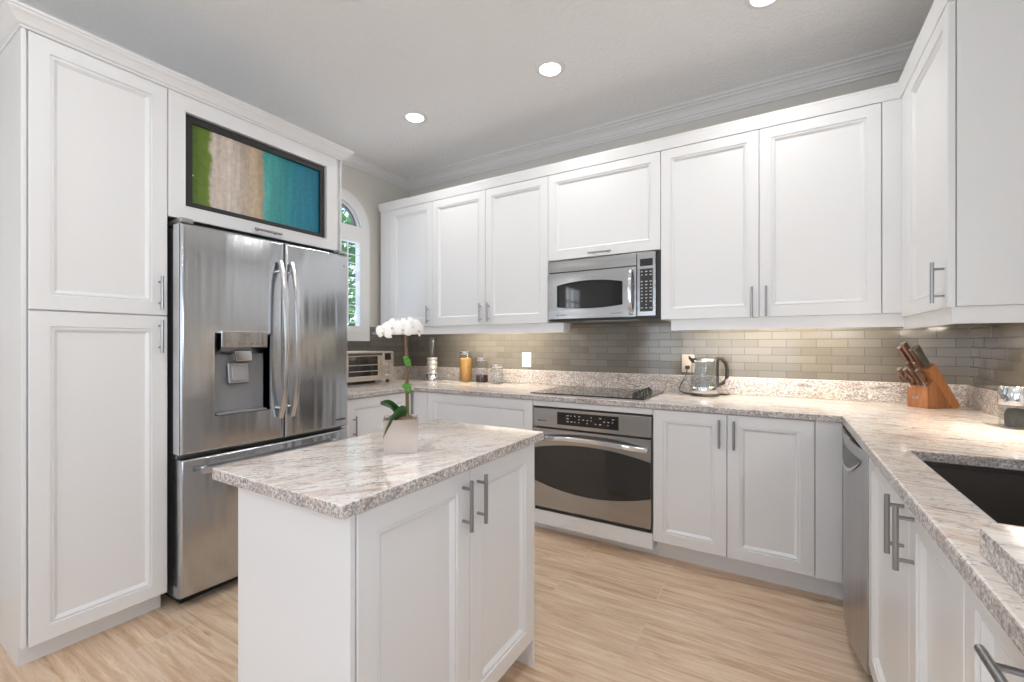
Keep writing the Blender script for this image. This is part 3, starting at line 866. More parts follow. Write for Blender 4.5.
# ------------------------------------------------------------------ wall units
def wall_unit(name, x0, x1, z0, label):
    t = thing(name, ((x0+x1)/2, 3.0, z0), label, 'cabinet')
    MB().box(x0+0.0005, x1-0.0005, YU+0.022, YB-0.012, z0, ZU1+0.01).build('body', WHITE, t)
    return t
u1 = wall_unit('wall_cabinet', -3.072, -2.464, ZU0, 'white single-door wall cabinet in the corner by the arched window')
MB().box(-3.072, -2.957, YU+0.002, YU+0.022, ZU0, ZU1, 0.001).build('filler', WHITE, u1)
door_y(u1, -2.953, -2.464-G, ZU0, ZU1-0.002, YU, -2.50, 1.447)
u2 = wall_unit('wall_cabinet', -2.464, -1.396, ZU0, 'white two-door wall cabinet above the glass jars')
door_y(u2, -2.464+G, -1.930-G, ZU0, ZU1-0.002, YU, -1.968, 1.445)
door_y(u2, -1.930+G, -1.396-G, ZU0, ZU1-0.002, YU, -1.893, 1.445)
u3 = wall_unit('wall_cabinet', -1.396, -0.629, 1.785, 'short white wall cabinet above the microwave')
door_y(u3, -1.396+G, -0.629-G, 1.785, ZU1-0.002, YU, -1.010, 1.806, True, L=0.155)
u4 = wall_unit('wall_cabinet', -0.629, 0.512, ZU0, 'white two-door wall cabinet right of the microwave')
door_y(u4, -0.629+G, -0.103-G, ZU0, ZU1-0.002, YU, -0.137, 1.437, L=0.165)
door_y(u4, -0.103+G, 0.421-G, ZU0, ZU1-0.002, YU, -0.069, 1.437, L=0.165)
MB().box(0.421+G, 0.514, YU+0.001, YU+0.0215, ZU0, ZU1, 0.001).build('filler', WHITE, u4)
XU = 0.492
YN = 2.09
u5 = thing('wall_cabinet', (0.66, 2.39, 1.33), 'white wall cabinet on the right wall above the knife block', 'cabinet')
m = MB().box(XU+0.024, XR-0.012, YN+0.004, 2.805, 1.335, ZU1+0.01); m.build('body', WHITE, u5)
door_x(u5, YN, 2.66, 1.332, ZU1-0.002, XU, -1, 2.128, 1.422)
MB().box(XU+0.002, XU+0.022, 2.662, 2.784, 1.335, ZU1, 0.001).build('filler', WHITE, u5)
UCR = [(-0.02, ZU1+0.001), (0.002, ZU1+0.001), (0.004, ZU1+0.012), (0.006, ZU1+0.020), (0.012, ZU1+0.058), (0.014, ZU1+0.062), (0.014, ZCR), (-0.02, ZCR)]
m = MB().sweep([(-3.075, YB-0.02), (-3.075, YU), (XU, YU), (XU, YN), (XR-0.012, YN)], UCR)
tag(m.build('cabinet_crown', WHITE), 'white crown moulding on the wall cabinets of the back and right walls', 'moulding')
# light rails
m = MB().box(-3.072, -1.282, YU+0.012, YU+0.030, 1.288, ZU0-0.001, 0.001); m.box(-1.300, -1.282, YU+0.030, YU+0.13, 1.288, ZU0-0.001, 0.001)
tag(m.build('light_rail', WHITE), 'white light rail under the cabinets left of the microwave', 'light rail')
m = MB().box(-0.570, 0.512, YU+0.012, YU+0.030, 1.288, ZU0-0.001, 0.001); m.box(-0.570, -0.552, YU+0.030, YU+0.13, 1.288, ZU0-0.001, 0.001)
m.box(0.506, 0.524, YN+0.034, YU+0.030, 1.275, 1.334, 0.001); m.box(0.506, XR-0.012, YN+0.016, YN+0.034, 1.275, 1.334, 0.001)
tag(m.build('light_rail', WHITE), 'white light rail under the cabinets right of the microwave and round the corner', 'light rail')
# lit fixtures tucked behind the rails
def strip(x0, x1, y0, y1, z, label, power, aim=None):
    t = thing('under_cabinet_light', ((x0+x1)/2, (y0+y1)/2, z), label, 'light', 'lights under the wall cabinets')
    MB().box(x0, x1, y0, y1, z, z+0.012, 0.002).build('housing', PLATE, t)
    MB().box(x0+0.006, x1-0.006, y0+0.006, y1-0.006, z-0.004, z).build('lens', STRIP, t)
    L = max(x1-x0, y1-y0); S = min(x1-x0, y1-y0)
    lx, ly = (x1-x0, y1-y0)
    o = area_light('under_cabinet_lamp', ((x0+x1)/2, (y0+y1)/2, z-0.008), ((x0+x1)/2, (y0+y1)/2, 0), lx, ly, power, (1.0, 0.88, 0.72))
    o.rotation_euler = (math.radians(42), 0, 0) if lx > ly else (0, math.radians(-20), 0)
    if aim: o.rotation_euler = (Vector(aim) - o.location).to_track_quat('-Z', 'Y').to_euler()
    return t
strip(-2.45, -1.60, 2.90, 2.94, 1.341, 'slim light strip hidden under the cabinet above the glass jars', 12)
strip(-0.45, 0.40, 2.90, 2.94, 1.341, 'slim light strip hidden under the cabinet above the kettle', 12)
strip(0.74, 0.78, 2.13, 2.45, 1.320, 'glowing light strip under the cabinet on the right wall', 9.0)

# ------------------------------------------------------------------ microwave
mw = thing('microwave', (-1.01, 3.0, 1.37), 'stainless over-range microwave hung above the black cooktop', 'microwave')
MX0, MX1, MZ0, MZ1 = -1.394, -0.632, 1.366, 1.778
MB().box(MX0+0.002, MX1, YU+0.012, YB-0.014, MZ0, MZ1, 0.003).build('body', BLACK, mw)
MB().box(MX0, -0.775, YU-0.006, YU+0.012, 1.697, MZ1, 0.004).build('vent_panel', STEEL_H, mw)
# door with a barrel-shaped window
def frame_with_window(x0, x1, z0, z1, y0, y1, wx0, wx1, topf, botf, n=20):
    """steel plate with a curved-edge window; topf/botf give the window edge height at x"""
    m = MB(); bm = m.bm
    xs = [wx0 + (wx1-wx0)*i/n for i in range(n+1)]
    def strip_(pa, pb):
        for i in range(len(pa)-1):
            m.quad([(pa[i][0], y0, pa[i][1]), (pa[i+1][0], y0, pa[i+1][1]), (pb[i+1][0], y0, pb[i+1][1]), (pb[i][0], y0, pb[i][1])])
    top = [(x, topf(x)) for x in xs]; bot = [(x, botf(x)) for x in xs]
    strip_(top, [(x, z1) for x in xs]); strip_([(x, z0) for x in xs], bot)
    if wx0 > x0 + 1e-4: strip_([(x0, z0), (wx0, z0)], [(x0, z1), (wx0, z1)])
    if wx1 < x1 - 1e-4: strip_([(wx1, z0), (x1, z0)], [(wx1, z1), (x1, z1)])
    bmesh.ops.remove_doubles(bm, verts=bm.verts, dist=1e-5)
    # side columns meet the window columns only at their corners, so thicken the sheet as it is
    e = bmesh.ops.extrude_face_region(bm, geom=list(bm.faces))
    bmesh.ops.translate(bm, verts=[v for v in e['geom'] if isinstance(v, bmesh.types.BMVert)], vec=(0, y1-y0, 0))
    return m, top, bot
def parab(x, a, b, edge, mid):
    t = (2*x-a-b)/(b-a); return edge + (mid-edge)*(1-t*t)
m, top, bot = frame_with_window(MX0, -0.775, 1.378, 1.692, YU-0.010, YU+0.012, -1.322, -0.862,
    lambda x: parab(x, -1.322, -0.862, 1.606, 1.630), lambda x: parab(x, -1.322, -0.862, 1.458, 1.442))
md = m.build('door', STEEL_H, mw)
MB().prism([(a, YU+0.002, b) for a, b in top] + [(a, YU+0.002, b) for a, b in bot[::-1]], (0, 0.006, 0)).build('door_window', BLACKG, md)
pts = []
for i in range(15):
    t = i/14; pts.append((-0.806, YU-0.014-0.036*(1-(2*t-1)**4), 1.395+0.285*t))
m = MB().tube(pts, 0.010, seg=12, flat=(0.022, 0.016, (0, -1, 0))); m.build('handle', CHROME, md, True)
m = MB()
for i in range(5): m.box(-1.300+i*0.009, -1.294+i*0.009, YU-0.0108, YU-0.009, 1.400, 1.407)
m.cyl((-1.316, YU-0.0108, 1.4035), (-1.316, YU-0.009, 1.4035), 0.006, seg=14)
m.build('logo_lettering', DKGREY, md)
m = MB()
for i in range(9): m.box(-0.935+i*0.008, -0.929+i*0.008, YU-0.0108, YU-0.009, 1.402, 1.406)
m.build('logo_lettering', DKGREY, md)
m = MB().box(-0.772, -0.657, YU-0.008, YU+0.012, 1.378, MZ1, 0.004)
cp = m.build('control_panel', STEEL_H, mw)
MB().box(-0.752, -0.674, YU-0.0095, YU-0.006, 1.690, 1.735).build('display', BLACKG, cp)
MB().box(-0.752, -0.674, YU-0.0095, YU-0.006, 1.408, 1.672).build('keypad', BLACK, cp)
m = MB()
random.seed(3)
for r in range(12):
    for c in range(3):
        if r == 2 or (r == 10 and c != 1): continue
        w = random.choice((0.008, 0.012, 0.014))
        x = -0.740 + c*0.027; z = 1.655 - r*0.0205
        MB().box(x-w/2, x+w/2, YU-0.0105, YU-0.009, z-0.0028, z+0.0028).build('button', MARK, cp)
m = MB().box(MX0+0.02, MX1-0.02, YU+0.03, YB-0.05, MZ0-0.004, MZ0, 0.001); m.build('underside_grille', DKGREY, mw)
m = MB().box(-1.15, -0.78, YU+0.04, YU+0.10, MZ0-0.007, MZ0-0.004, 0.001); m.build('cooktop_lamp_cover', MARK, mw)

# ------------------------------------------------------------------ oven
ov = thing('wall_oven', (-0.985, 2.85, 0.15), 'stainless single oven built in under the black cooktop', 'oven')
OX0, OX1 = -1.360, -0.614
MB().box(-1.348, -0.626, YD+0.025, YB-0.1, 0.152, 0.808).build('body', DKGREY, ov)
m = MB().box(OX0, OX1, YD-0.004, YD+0.020, 0.682, 0.800, 0.003); op = m.build('control_panel', STEEL_H, ov)
MB().box(-1.190, -0.800, YD-0.0065, YD-0.002, 0.706, 0.784, 0.001).build('display', BLACKG, op)
m = MB(); random.seed(5)
for i in range(12):
    for k in range(3):
        if random.random() < 0.35: continue
        x = -1.125 + i*0.026; z = 0.727 + k*0.018
        if x > -0.83: continue
        w = random.choice((0.006, 0.010, 0.014))
        MB().box(x, x+w, YD-0.0075, YD-0.006, z, z+0.005).build('button', MARK, op)
m = MB().cyl((-1.318, YD-0.0055, 0.722), (-1.318, YD-0.003, 0.722), 0.006, seg=14)
for i in range(5): m.box(-1.308+i*0.009, -1.302+i*0.009, YD-0.0055, YD-0.003, 0.718, 0.726)
m.build('logo_lettering', DKGREY, op)
m, top, bot = frame_with_window(OX0, OX1, 0.178, 0.674, YD-0.012, YD+0.020, OX0+0.002, OX1-0.002,
    lambda x: parab(x, OX0, OX1, 0.545, 0.590), lambda x: parab(x, OX0, OX1, 0.345, 0.288))
od = m.build('door', STEEL_H, ov)
MB().prism([(a, YD-0.004, b) for a, b in top] + [(a, YD-0.004, b) for a, b in bot[::-1]], (0, 0.01, 0)).build('door_window', OVENG, od)
pts = []
for i in range(21):
    t = i/20; pts.append((-1.335+0.70*t, YD-0.016-0.045*(1-(2*t-1)**4), 0.612+0.024*(1-(2*t-1)**2)))
m = MB().tube(pts, 0.012, seg=12, flat=(0.020, 0.028, (0, 0, 1))); m.build('handle', CHROME, od, True)
MB().box(OX0+0.01, OX1-0.005, YD+0.004, YD+0.02, 0.1515, 0.176).build('bottom_vent', BLACK, ov)
MB().box(OX0, OX1, YD+0.004, YD+0.02, 0.801, 0.8105).build('top_vent', BLACK, ov)

# ------------------------------------------------------------------ cooktop
ck = thing('cooktop', (-1.05, 2.84, CT), 'black glass electric cooktop set in the granite above the oven', 'cooktop')
MB().box(-1.425, -0.672, 2.575, 3.085, CT+0.0006, CT+0.008, 0.002).build('glass_top', BLACKG, ck)
for (x, y, r) in ((-1.24, 2.72, 0.085), (-1.23, 2.95, 0.105), (-0.95, 2.71, 0.105), (-0.95, 2.95, 0.075)):
    MB().lathe(x, y, [(r-0.002, CT+0.0082), (r, CT+0.0086), (r+0.002, CT+0.0082)], 40).build('burner_ring', MIDGREY, ck)
for i in range(5):
    y = 2.66 + i*0.077
    k = MB().lathe(-0.745, y, [(0, CT+0.034), (0.017, CT+0.033), (0.020, CT+0.028), (0.021, CT+0.012), (0.024, CT+0.0085), (0, CT+0.0085)], 18)
    k.box(-0.749, -0.741, y-0.018, y+0.018, CT+0.033, CT+0.040, 0.002)
    k.build('knob', BLACK, ck, True)

# ------------------------------------------------------------------ recessed ceiling lights
def ceiling_light(x, y, label):
    t = thing('ceiling_light', (x, y, ZC), label, 'ceiling light', 'recessed ceiling lights')
    MB().lathe(x, y, [(0.058, ZC-0.001), (0.062, ZC-0.010), (0.080, ZC-0.008), (0.088, ZC-0.001)], 32, True).build('trim_ring', PLATE, t, True)
    MB().lathe(x, y, [(0, ZC-0.003), (0.059, ZC-0.003), (0.059, ZC-0.0005), (0, ZC-0.0005)], 32).build('lens', LENS, t)
    o = area_light('ceiling_lamp', (x, y, ZC-0.012), (x, y, 0), 0.11, 0.11, 4.6, (1.0, 0.985, 0.965), 'DISK', math.radians(150))
    o.rotation_euler = (0, 0, 0)
ceiling_light(-1.151, 2.325, 'recessed round ceiling light in the middle, above the oven')
ceiling_light(-2.216, 2.325, 'recessed round ceiling light nearest the arched window')
ceiling_light(-0.060, 2.350, 'recessed ceiling light cut off by the top of the picture')
for x, y in ((-1.6, 0.3), (-0.2, 0.3), (-1.6, -1.6), (-0.2, -1.6)):
    o = area_light('ceiling_lamp', (x, y, ZC-0.004), (x, y, 0), 0.11, 0.11, 4.6, (1.0, 0.985, 0.965), 'DISK', math.radians(150)); o.rotation_euler = (0, 0, 0)

# ------------------------------------------------------------------ sockets
sw = thing('light_switch', (-1.80, YB-0.012, 1.02), 'white wall switch plate on the tiles right of the jars', 'switch')
MB().box(-1.845, -1.762, YB-0.020, YB-0.0102, 1.015, 1.135, 0.003).build('plate', PLATE, sw)
MB().box(-1.82, -1.787, YB-0.025, YB-0.020, 1.042, 1.108, 0.002).build('rocker', PLATE, sw)
so = thing('power_outlet', (-0.54, YB-0.012, 1.02), 'beige power outlet on the tiles behind the kettle', 'outlet')
MB().box(-0.582, -0.500, YB-0.018, YB-0.0102, 1.013, 1.135, 0.003).build('plate', PLATE_B, so)
m = MB()
for z in (1.05, 1.10):
    m.box(-0.557, -0.525, YB-0.0195, YB-0.018, z-0.016, z+0.016, 0.001)
m.build('socket', PLATE_B, so)

# ------------------------------------------------------------------ toaster oven
to = thing('toaster_oven', (-2.98, 2.47, CT), 'silver toaster oven on the worktop below the arched window', 'toaster oven')
TX, TY0, TY1 = -2.88, 2.17, 2.765
MB().box(-3.12, TX-0.012, TY0, TY1, CT+0.020, 1.150, 0.012).build('body', TOASTM, to, True)
m = MB().cells('X', [TY0+0.008, 2.29, 2.585, TY1-0.14], [0.905, 0.945, 1.105, 1.142], lambda a, b: not (2.29 < a < 2.585 and 0.945 < b < 1.105), TX-0.012, TX, 0.002)
td = m.build('door', TOASTM, to)
MB().box(TX-0.010, TX-0.006, 2.285, 2.59, 0.94, 1.11).build('door_window', OVENG, td)
m = MB()
for z in (0.985, 1.035): 
    m.cyl((TX-0.004, 2.295, z), (TX-0.004, 2.58, z), 0.0028, seg=8)
m.build('rack', HANDLE_S, td)
m = MB().bar_handle((TX, 2.435, 1.122), (0, 1, 0), (1, 0, 0), L=0.33, r=0.008, stand=0.03, pitch=0.27); m.build('handle', BLACK, td, True)
m = MB().box(TX-0.012, TX, TY1-0.137, TY1-0.006, 0.905, 1.142, 0.003); tp = m.build('control_panel', TOASTM, to)
MB().box(TX, TX+0.002, TY1-0.105, TY1-0.040, 1.072, 1.128).build('display', BLACKG, tp)
for z in (1.030, 0.985, 0.940):
    MB().cyl((TX, TY1-0.072, z), (TX+0.016, TY1-0.072, z), 0.015, 0.013, seg=16).build('knob', HANDLE_S, tp, True)
for (x, y) in ((TX-0.03, TY0+0.05), (TX-0.03, TY1-0.05), (-3.08, TY0+0.05), (-3.08, TY1-0.05)):
    MB().cyl((x, y, CT+0.0005), (x, y, CT+0.022), 0.014, seg=14).build('foot', BLACK, to)

# ------------------------------------------------------------------ personal blender
bx, by = -2.705, 3.06
bl = thing('blender', (bx, by, CT), 'small silver blender with a clear upturned cup on the corner worktop', 'blender')
MB().lathe(bx, by, [(0, CT+0.0005), (0.060, CT+0.0005), (0.066, CT+0.008), (0.066, CT+0.022), (0.056, CT+0.046), (0.048, CT+0.055), (0, CT+0.055)], 28).build('base', CHROME, bl, True)
prof = [(0, CT+0.055)]
for i in range(25):
    prof.append((0.047 + 0.003*math.sin(i*0.9), CT+0.056+i*0.0062))
prof.append((0, CT+0.212))
MB().lathe(bx, by, prof, 28).build('motor_housing', SILVERW, bl, True)
MB().lathe(bx, by, [(0.043, CT+0.214), (0.043, CT+0.36), (0.036, CT+0.392), (0, CT+0.396), (0, CT+0.392), (0.034, CT+0.388), (0.0395, CT+0.358), (0.0395, CT+0.214)], 28, True).build('cup', GLASS, bl, True)
MB().cyl((bx+0.055, by-0.030, CT+0.012), (bx+0.064, by-0.036, CT+0.018), 0.010, seg=14).build('switch', plain('blue_switch', (0.25, 0.30, 0.5), 0.3), bl)

# ------------------------------------------------------------------ storage jars
def jar(x, y, r, h, fh, mat, fill_name, label):
    t = thing('storage_jar', (x, y, CT), label, 'jar', 'glass storage jars beside the cooktop')
    z = CT+0.0006
    MB().lathe(x, y, [(0, z), (r-0.004, z), (r, z+0.006), (r, z+h-0.05), (r-0.008, z+h-0.036), (r-0.008, z+h-0.028), (r-0.011, z+h-0.028), (r-0.011, z+h-0.037),
                      (r-0.003, z+h-0.052), (r-0.003, z+0.008), (r-0.006, z+0.005), (0, z+0.005)], 28).build('glass', GLASS, t, True)
    MB().lathe(x, y, [(0, z+h-0.028), (r-0.004, z+h-0.028), (r-0.002, z+h-0.024), (r-0.002, z+h-0.004), (r-0.006, z+h), (0, z+h)], 28).build('lid', CHROME, t, True)
    MB().lathe(x, y, [(0, z+0.0055), (r-0.0065, z+0.0055), (r-0.0035, z+0.012), (r-0.0035, z+fh*0.96), (r-0.015, z+fh), (0, z+fh*1.02)], 24).build(fill_name, mat, t, True)
    return t
jar(-2.345, 3.085, 0.056, 0.262, 0.205, PASTA, 'dry_pasta', 'tall glass jar of orange pasta, tallest of the jars')
jar(-2.165, 3.075, 0.053, 0.212, 0.065, BEANS, 'dark_beans', 'middle-height glass jar with dark beans at the bottom')
jar(-2.005, 3.062, 0.052, 0.158, 0.090, SUGAR, 'pale_sweets', 'short glass jar of pale sweets, shortest of the jars')

# ------------------------------------------------------------------ kettle
kx, ky = -0.415, 3.03
kt = thing('electric_kettle', (kx, ky, CT), 'clear glass electric kettle with black handle on the worktop', 'kettle')
z = CT
MB().lathe(kx, ky, [(0, z+0.0006), (0.086, z+0.0006), (0.088, z+0.010), (0.082, z+0.016), (0, z+0.016)], 32).build('power_base', BLACK, kt, True)
MB().lathe(kx, ky, [(0, z+0.016), (0.080, z+0.016), (0.083, z+0.020), (0.083, z+0.056), (0.080, z+0.060), (0, z+0.060)], 32).build('heater_band', CHROME, kt, True)
MB().lathe(kx, ky, [(0.080, z+0.0605), (0.081, z+0.12), (0.077, z+0.20), (0.074, z+0.214), (0.071, z+0.214), (0.074, z+0.20), (0.078, z+0.12), (0.077, z+0.0605)], 32, True).build('glass_body', GLASS, kt, True)
MB().lathe(kx, ky, [(0, z+0.240), (0.055, z+0.238), (0.072, z+0.232), (0.0765, z+0.226), (0.0765, z+0.2145), (0, z+0.2145)], 32).build('lid', CHROME, kt, True)
rx, ry = 0.8547, 0.519
def kp(a, zz, b=0.0): return (kx + rx*a - ry*b, ky + ry*a + rx*b, z+zz)
MB().prism([kp(-0.072, 0.205, -0.018), kp(-0.100, 0.232, 0), kp(-0.072, 0.205, 0.018), kp(-0.06, 0.205, 0)], (0, 0, 0.022)).build('spout', BLACK, kt)
pts = [kp(0.070, 0.228), kp(0.085, 0.236), kp(0.110, 0.232), kp(0.135, 0.205), kp(0.146, 0.160), kp(0.142, 0.115), kp(0.122, 0.082), kp(0.098, 0.068), kp(0.082, 0.060)]
m = MB().tube(pts, [0.011, 0.012, 0.012, 0.012, 0.012, 0.012, 0.011, 0.010, 0.009], seg=12)
m.tube([kp(0.084, 0.232), kp(0.084, 0.13), kp(0.084, 0.03)], 0.008, seg=10)
m.build('handle', BLACK, kt, True)
m = MB().box(-0.556, -0.528, YB-0.045, YB-0.0196, 1.036, 1.060, 0.004)
m.tube([(-0.542, YB-0.04, 1.045), (-0.546, YB-0.05, 1.00), (-0.575, YB-0.06, 0.945), (-0.59, YB-0.08, 0.905), (-0.565, YB-0.10, 0.886), (-0.53, 3.06, 0.885), (-0.495, 3.03, 0.885)], 0.0032, seg=8)
m.tube([kp(0.085, 0.006), kp(0.13, 0.005, -0.01), kp(0.165, 0.005, 0.01), kp(0.15, 0.005, 0.03), kp(0.08, 0.005, 0.06)], 0.0034, seg=8)
m.build('cord', BLACK, kt, True)

# ------------------------------------------------------------------ knife block and knives
KO = Vector((0.596, 3.012, CT))
kn = Vector((-0.756, -0.654, 0)).normalized(); ks = Vector((0.654, -0.756, 0)).normalized()
def K(a, b, zz): return KO + kn*a + ks*b + Vector((0, 0, zz))
kb = thing('knife_block', tuple(KO), 'slanted reddish wooden knife block in the right corner of the worktop', 'knife block')
W2 = 0.050
def kprism(poly, b0, b1, bev=0.002):
    return MB().prism([K(a, b0, zz) for a, zz in poly], ks*(b1-b0), bev)
kprism([(0, 0.0006), (0, 0.116), (-0.036, 0.141), (-0.142, 0.0006)], -W2, W2).build('front_block', ACACIA, kb)
kprism([(-0.143, 0.0006), (-0.180, 0.0006), (-0.193, 0.014), (-0.038, 0.226), (0.0, 0.193)], -W2-0.004, W2+0.004).build('slanted_back', ACACIA2, kb)
m = MB(); 
m.lathe(0, 0, [(0, 0.003), (0.012, 0.003), (0.014, 0.001), (0.014, 0)], 20)
for v in m.bm.verts:
    p = v.co.copy(); v.co = K(0.0005 + p.z, -0.01 + p.x*1.0, 0.052 + p.y*0.55)
m.build('badge', HANDLE_S, kb)
L = Vector((0, 0, 1))*math.cos(math.radians(37)) + kn*math.sin(math.radians(37))
Mv = kn*math.cos(math.radians(37)) - Vector((0, 0, 1))*math.sin(math.radians(37))
def knife(a, b, zz, length, w, t, name, label, mat, cap=True, group=None):
    base = K(a, b, zz)
    root = thing(name, tuple(base), label, 'knife', group)
    def P(l, u, v): return base + L*l + Mv*u + ks*v
    m = MB()
    prof = [(0.012, 0.80), (0.03, 0.92), (length*0.45, 0.84), (length*0.75, 0.98), (length, 1.05)]
    rings = []
    for l, s in prof:
        ring = []
        for k in range(12):
            th = 2*math.pi*k/12; c, sn_ = math.cos(th), math.sin(th)
            ring.append(m.bm.verts.new(P(l, math.copysign(abs(c)**0.6, c)*w/2*s, math.copysign(abs(sn_)**0.6, sn_)*t/2*s)))
        rings.append(ring)
    for r0, r1 in zip(rings, rings[1:]):
        for k in range(12): m.bm.faces.new((r0[k], r0[(k+1) % 12], r1[(k+1) % 12], r1[k]))
    m.bm.faces.new(rings[0][::-1]); m.bm.faces.new(rings[-1])
    m.build('handle', mat, root, True)
    m = MB().prism([P(-0.05, -w*0.42, -0.0012), P(-0.05, w*0.42, -0.0012), P(0.012, w*0.42, -0.0012), P(0.012, -w*0.42, -0.0012)], ks*0.0024)
    m.build('blade', HANDLE_S, root)
    if cap:
        m = MB().prism([P(length, math.cos(2*math.pi*k/12)*w*0.50, math.sin(2*math.pi*k/12)*t*0.50) for k in range(12)], L*0.004)
        m.build('end_cap', HANDLE_S, root)
    return root
knife(-0.018, -0.040, 0.208, 0.125, 0.030, 0.019, 'kitchen_knife', 'long brown kitchen knife at the left end of the top row', WALNUT)
knife(-0.018, -0.010, 0.208, 0.150, 0.030, 0.019, 'kitchen_knife', 'longest brown kitchen knife, second along the top row of the block', WALNUT)
knife(-0.018, 0.014, 0.208, 0.118, 0.028, 0.019, 'carving_knife', 'brown carving knife third along the top row of the block', WALNUT)
knife(-0.018, 0.038, 0.208, 0.128, 0.036, 0.020, 'honing_tool', 'dark greenish wide handle at the right end of the knife block', DKWOOD, False)
knife(-0.016, -0.006, 0.147, 0.108, 0.024, 0.017, 'utility_knife', 'left one of the two mid-length knives between top and bottom rows', WALNUT)
knife(-0.016, 0.024, 0.147, 0.108, 0.024, 0.017, 'utility_knife', 'right one of the two mid-length knives between top and bottom rows', WALNUT)
for b in (-0.042, -0.014, 0.014, 0.042):
    knife(0.005, b, 0.126, 0.088, 0.024, 0.018, 'steak_knife', 'small brown steak knife in the lowest row of four in the knife block', WALNUT, group='steak knives in the knife block')
sb = K(0.016, -0.022, 0.110)
sc_ = thing('scissors', tuple(sb), 'kitchen scissors with brown loop handles in front of the knife block', 'scissors')
for s in (-1, 1):
    pts = []
    c = sb + L*0.046 + ks*(s*0.017)
    for k in range(17):
        th = 2*math.pi*k/16
        pts.append(c + L*(math.cos(th)*0.026) + ks*(math.sin(th)*0.013))
    m = MB().tube(pts, 0.0045, seg=8); m.build('handle', WALNUT, sc_, True)
m = MB().prism([sb - L*0.006 + ks*-0.008 , sb - L*0.006 + ks*0.008, sb + L*0.022 + ks*0.008, sb + L*0.022 + ks*-0.008], Mv*0.004); m.build('blade', HANDLE_S, sc_)

# ------------------------------------------------------------------ pepper grinder jar at the right edge
gx, gy = 0.772, 2.46
gr = thing('pepper_grinder', (gx, gy, CT), 'chrome topped glass grinder at the right edge of the worktop', 'grinder')
r = 0.046
MB().lathe(gx, gy, [(0, CT+0.0006), (r-0.002, CT+0.0006), (r, CT+0.004), (r, CT+0.092), (r-0.003, CT+0.092), (r-0.003, CT+0.012), (r-0.005, CT+0.008), (0, CT+0.008)], 28).build('glass', GLASS, gr, True)
MB().lathe(gx, gy, [(0, CT+0.0085), (r-0.016, CT+0.0085), (r-0.014, CT+0.055), (r-0.022, CT+0.074), (0, CT+0.080)], 24).build('peppercorns', PEPPER, gr, True)
MB().lathe(gx, gy, [(0, CT+0.092), (r+0.002, CT+0.092), (r+0.003, CT+0.096), (r+0.003, CT+0.158), (r, CT+0.163), (0, CT+0.163)], 28).build('grinder_cap', CHROME, gr, True)

# ------------------------------------------------------------------ potted orchid
ox, oy = -1.012, 1.000
ang = math.radians(45)
orc = thing('potted_orchid', (ox, oy, IT), 'white orchid in a square metallic pot on the island', 'plant')
ca, sa = math.cos(ang), math.sin(ang)
def O(r_, f_, zz): return Vector((ox + ca*r_ - sa*f_, oy + sa*r_ + ca*f_, IT+zz))   # r_ to the right, f_ away from the camera
def sq(mb, hw, zz): return [mb.bm.verts.new(O(a*hw, b*hw, zz)) for a, b in ((-1, -1), (1, -1), (1, 1), (-1, 1))]
m = MB(); rings = [sq(m, h, zz) for h, zz in ((0.0485, 0.0006), (0.0525, 0.102), (0.0495, 0.102), (0.048, 0.085))]
for a, b in zip(rings, rings[1:]):
    for i in range(4): m.bm.faces.new((a[i], a[(i+1) % 4], b[(i+1) % 4], b[i]))
m.bm.faces.new(rings[0][::-1]); m.bm.faces.new(rings[-1])
m.build('pot', POTM, orc)
m = MB(); random.seed(11)
n = 14; grid = [[m.bm.verts.new(O(-0.046+0.092*i/n, -0.046+0.092*j/n, 0.088 + 0.024*max(0, 1-((i/n-0.5)**2+(j/n-0.5)**2)*4) + random.uniform(0, 0.008))) for j in range(n+1)] for i in range(n+1)]
for i in range(n):
    for j in range(n): m.bm.faces.new((grid[i][j], grid[i+1][j], grid[i+1][j+1], grid[i][j+1]))
m.build('moss', MOSS, orc, True)
SXr = 0.018
m = MB().tube([O(SXr, 0, 0.095), O(SXr-0.001, 0, 0.20), O(SXr-0.002, 0, 0.30), O(SXr-0.004, 0, 0.365)], 0.0042, seg=8); m.build('stake', STEM, orc, True)
stem_pts = [O(SXr+0.005, 0.002, 0.095), O(SXr+0.002, 0.003, 0.2), O(SXr, 0.002, 0.31), O(SXr-0.006, 0, 0.365), O(SXr-0.030, -0.005, 0.392), O(SXr-0.058, -0.01, 0.388), O(SXr-0.080, -0.015, 0.372)]
m = MB().tube(stem_pts, [0.0035, 0.0035, 0.003, 0.003, 0.0025, 0.002, 0.0015], seg=8); m.build('flower_stem', plain('green_stem', (0.12, 0.16, 0.04), 0.5), orc, True)
for zz in (0.195, 0.278):
    m = MB()
    random.seed(int(zz*1000))
    for k in range(7):
        c = O(SXr + random.uniform(-0.006, 0.006), random.uniform(-0.006, 0.006), zz + random.uniform(-0.012, 0.012))
        bmesh.ops.create_icosphere(m.bm, subdivisions=1, radius=random.uniform(0.007, 0.011), matrix=Matrix.Translation(c))
    m.build('clip', CLIP, orc)
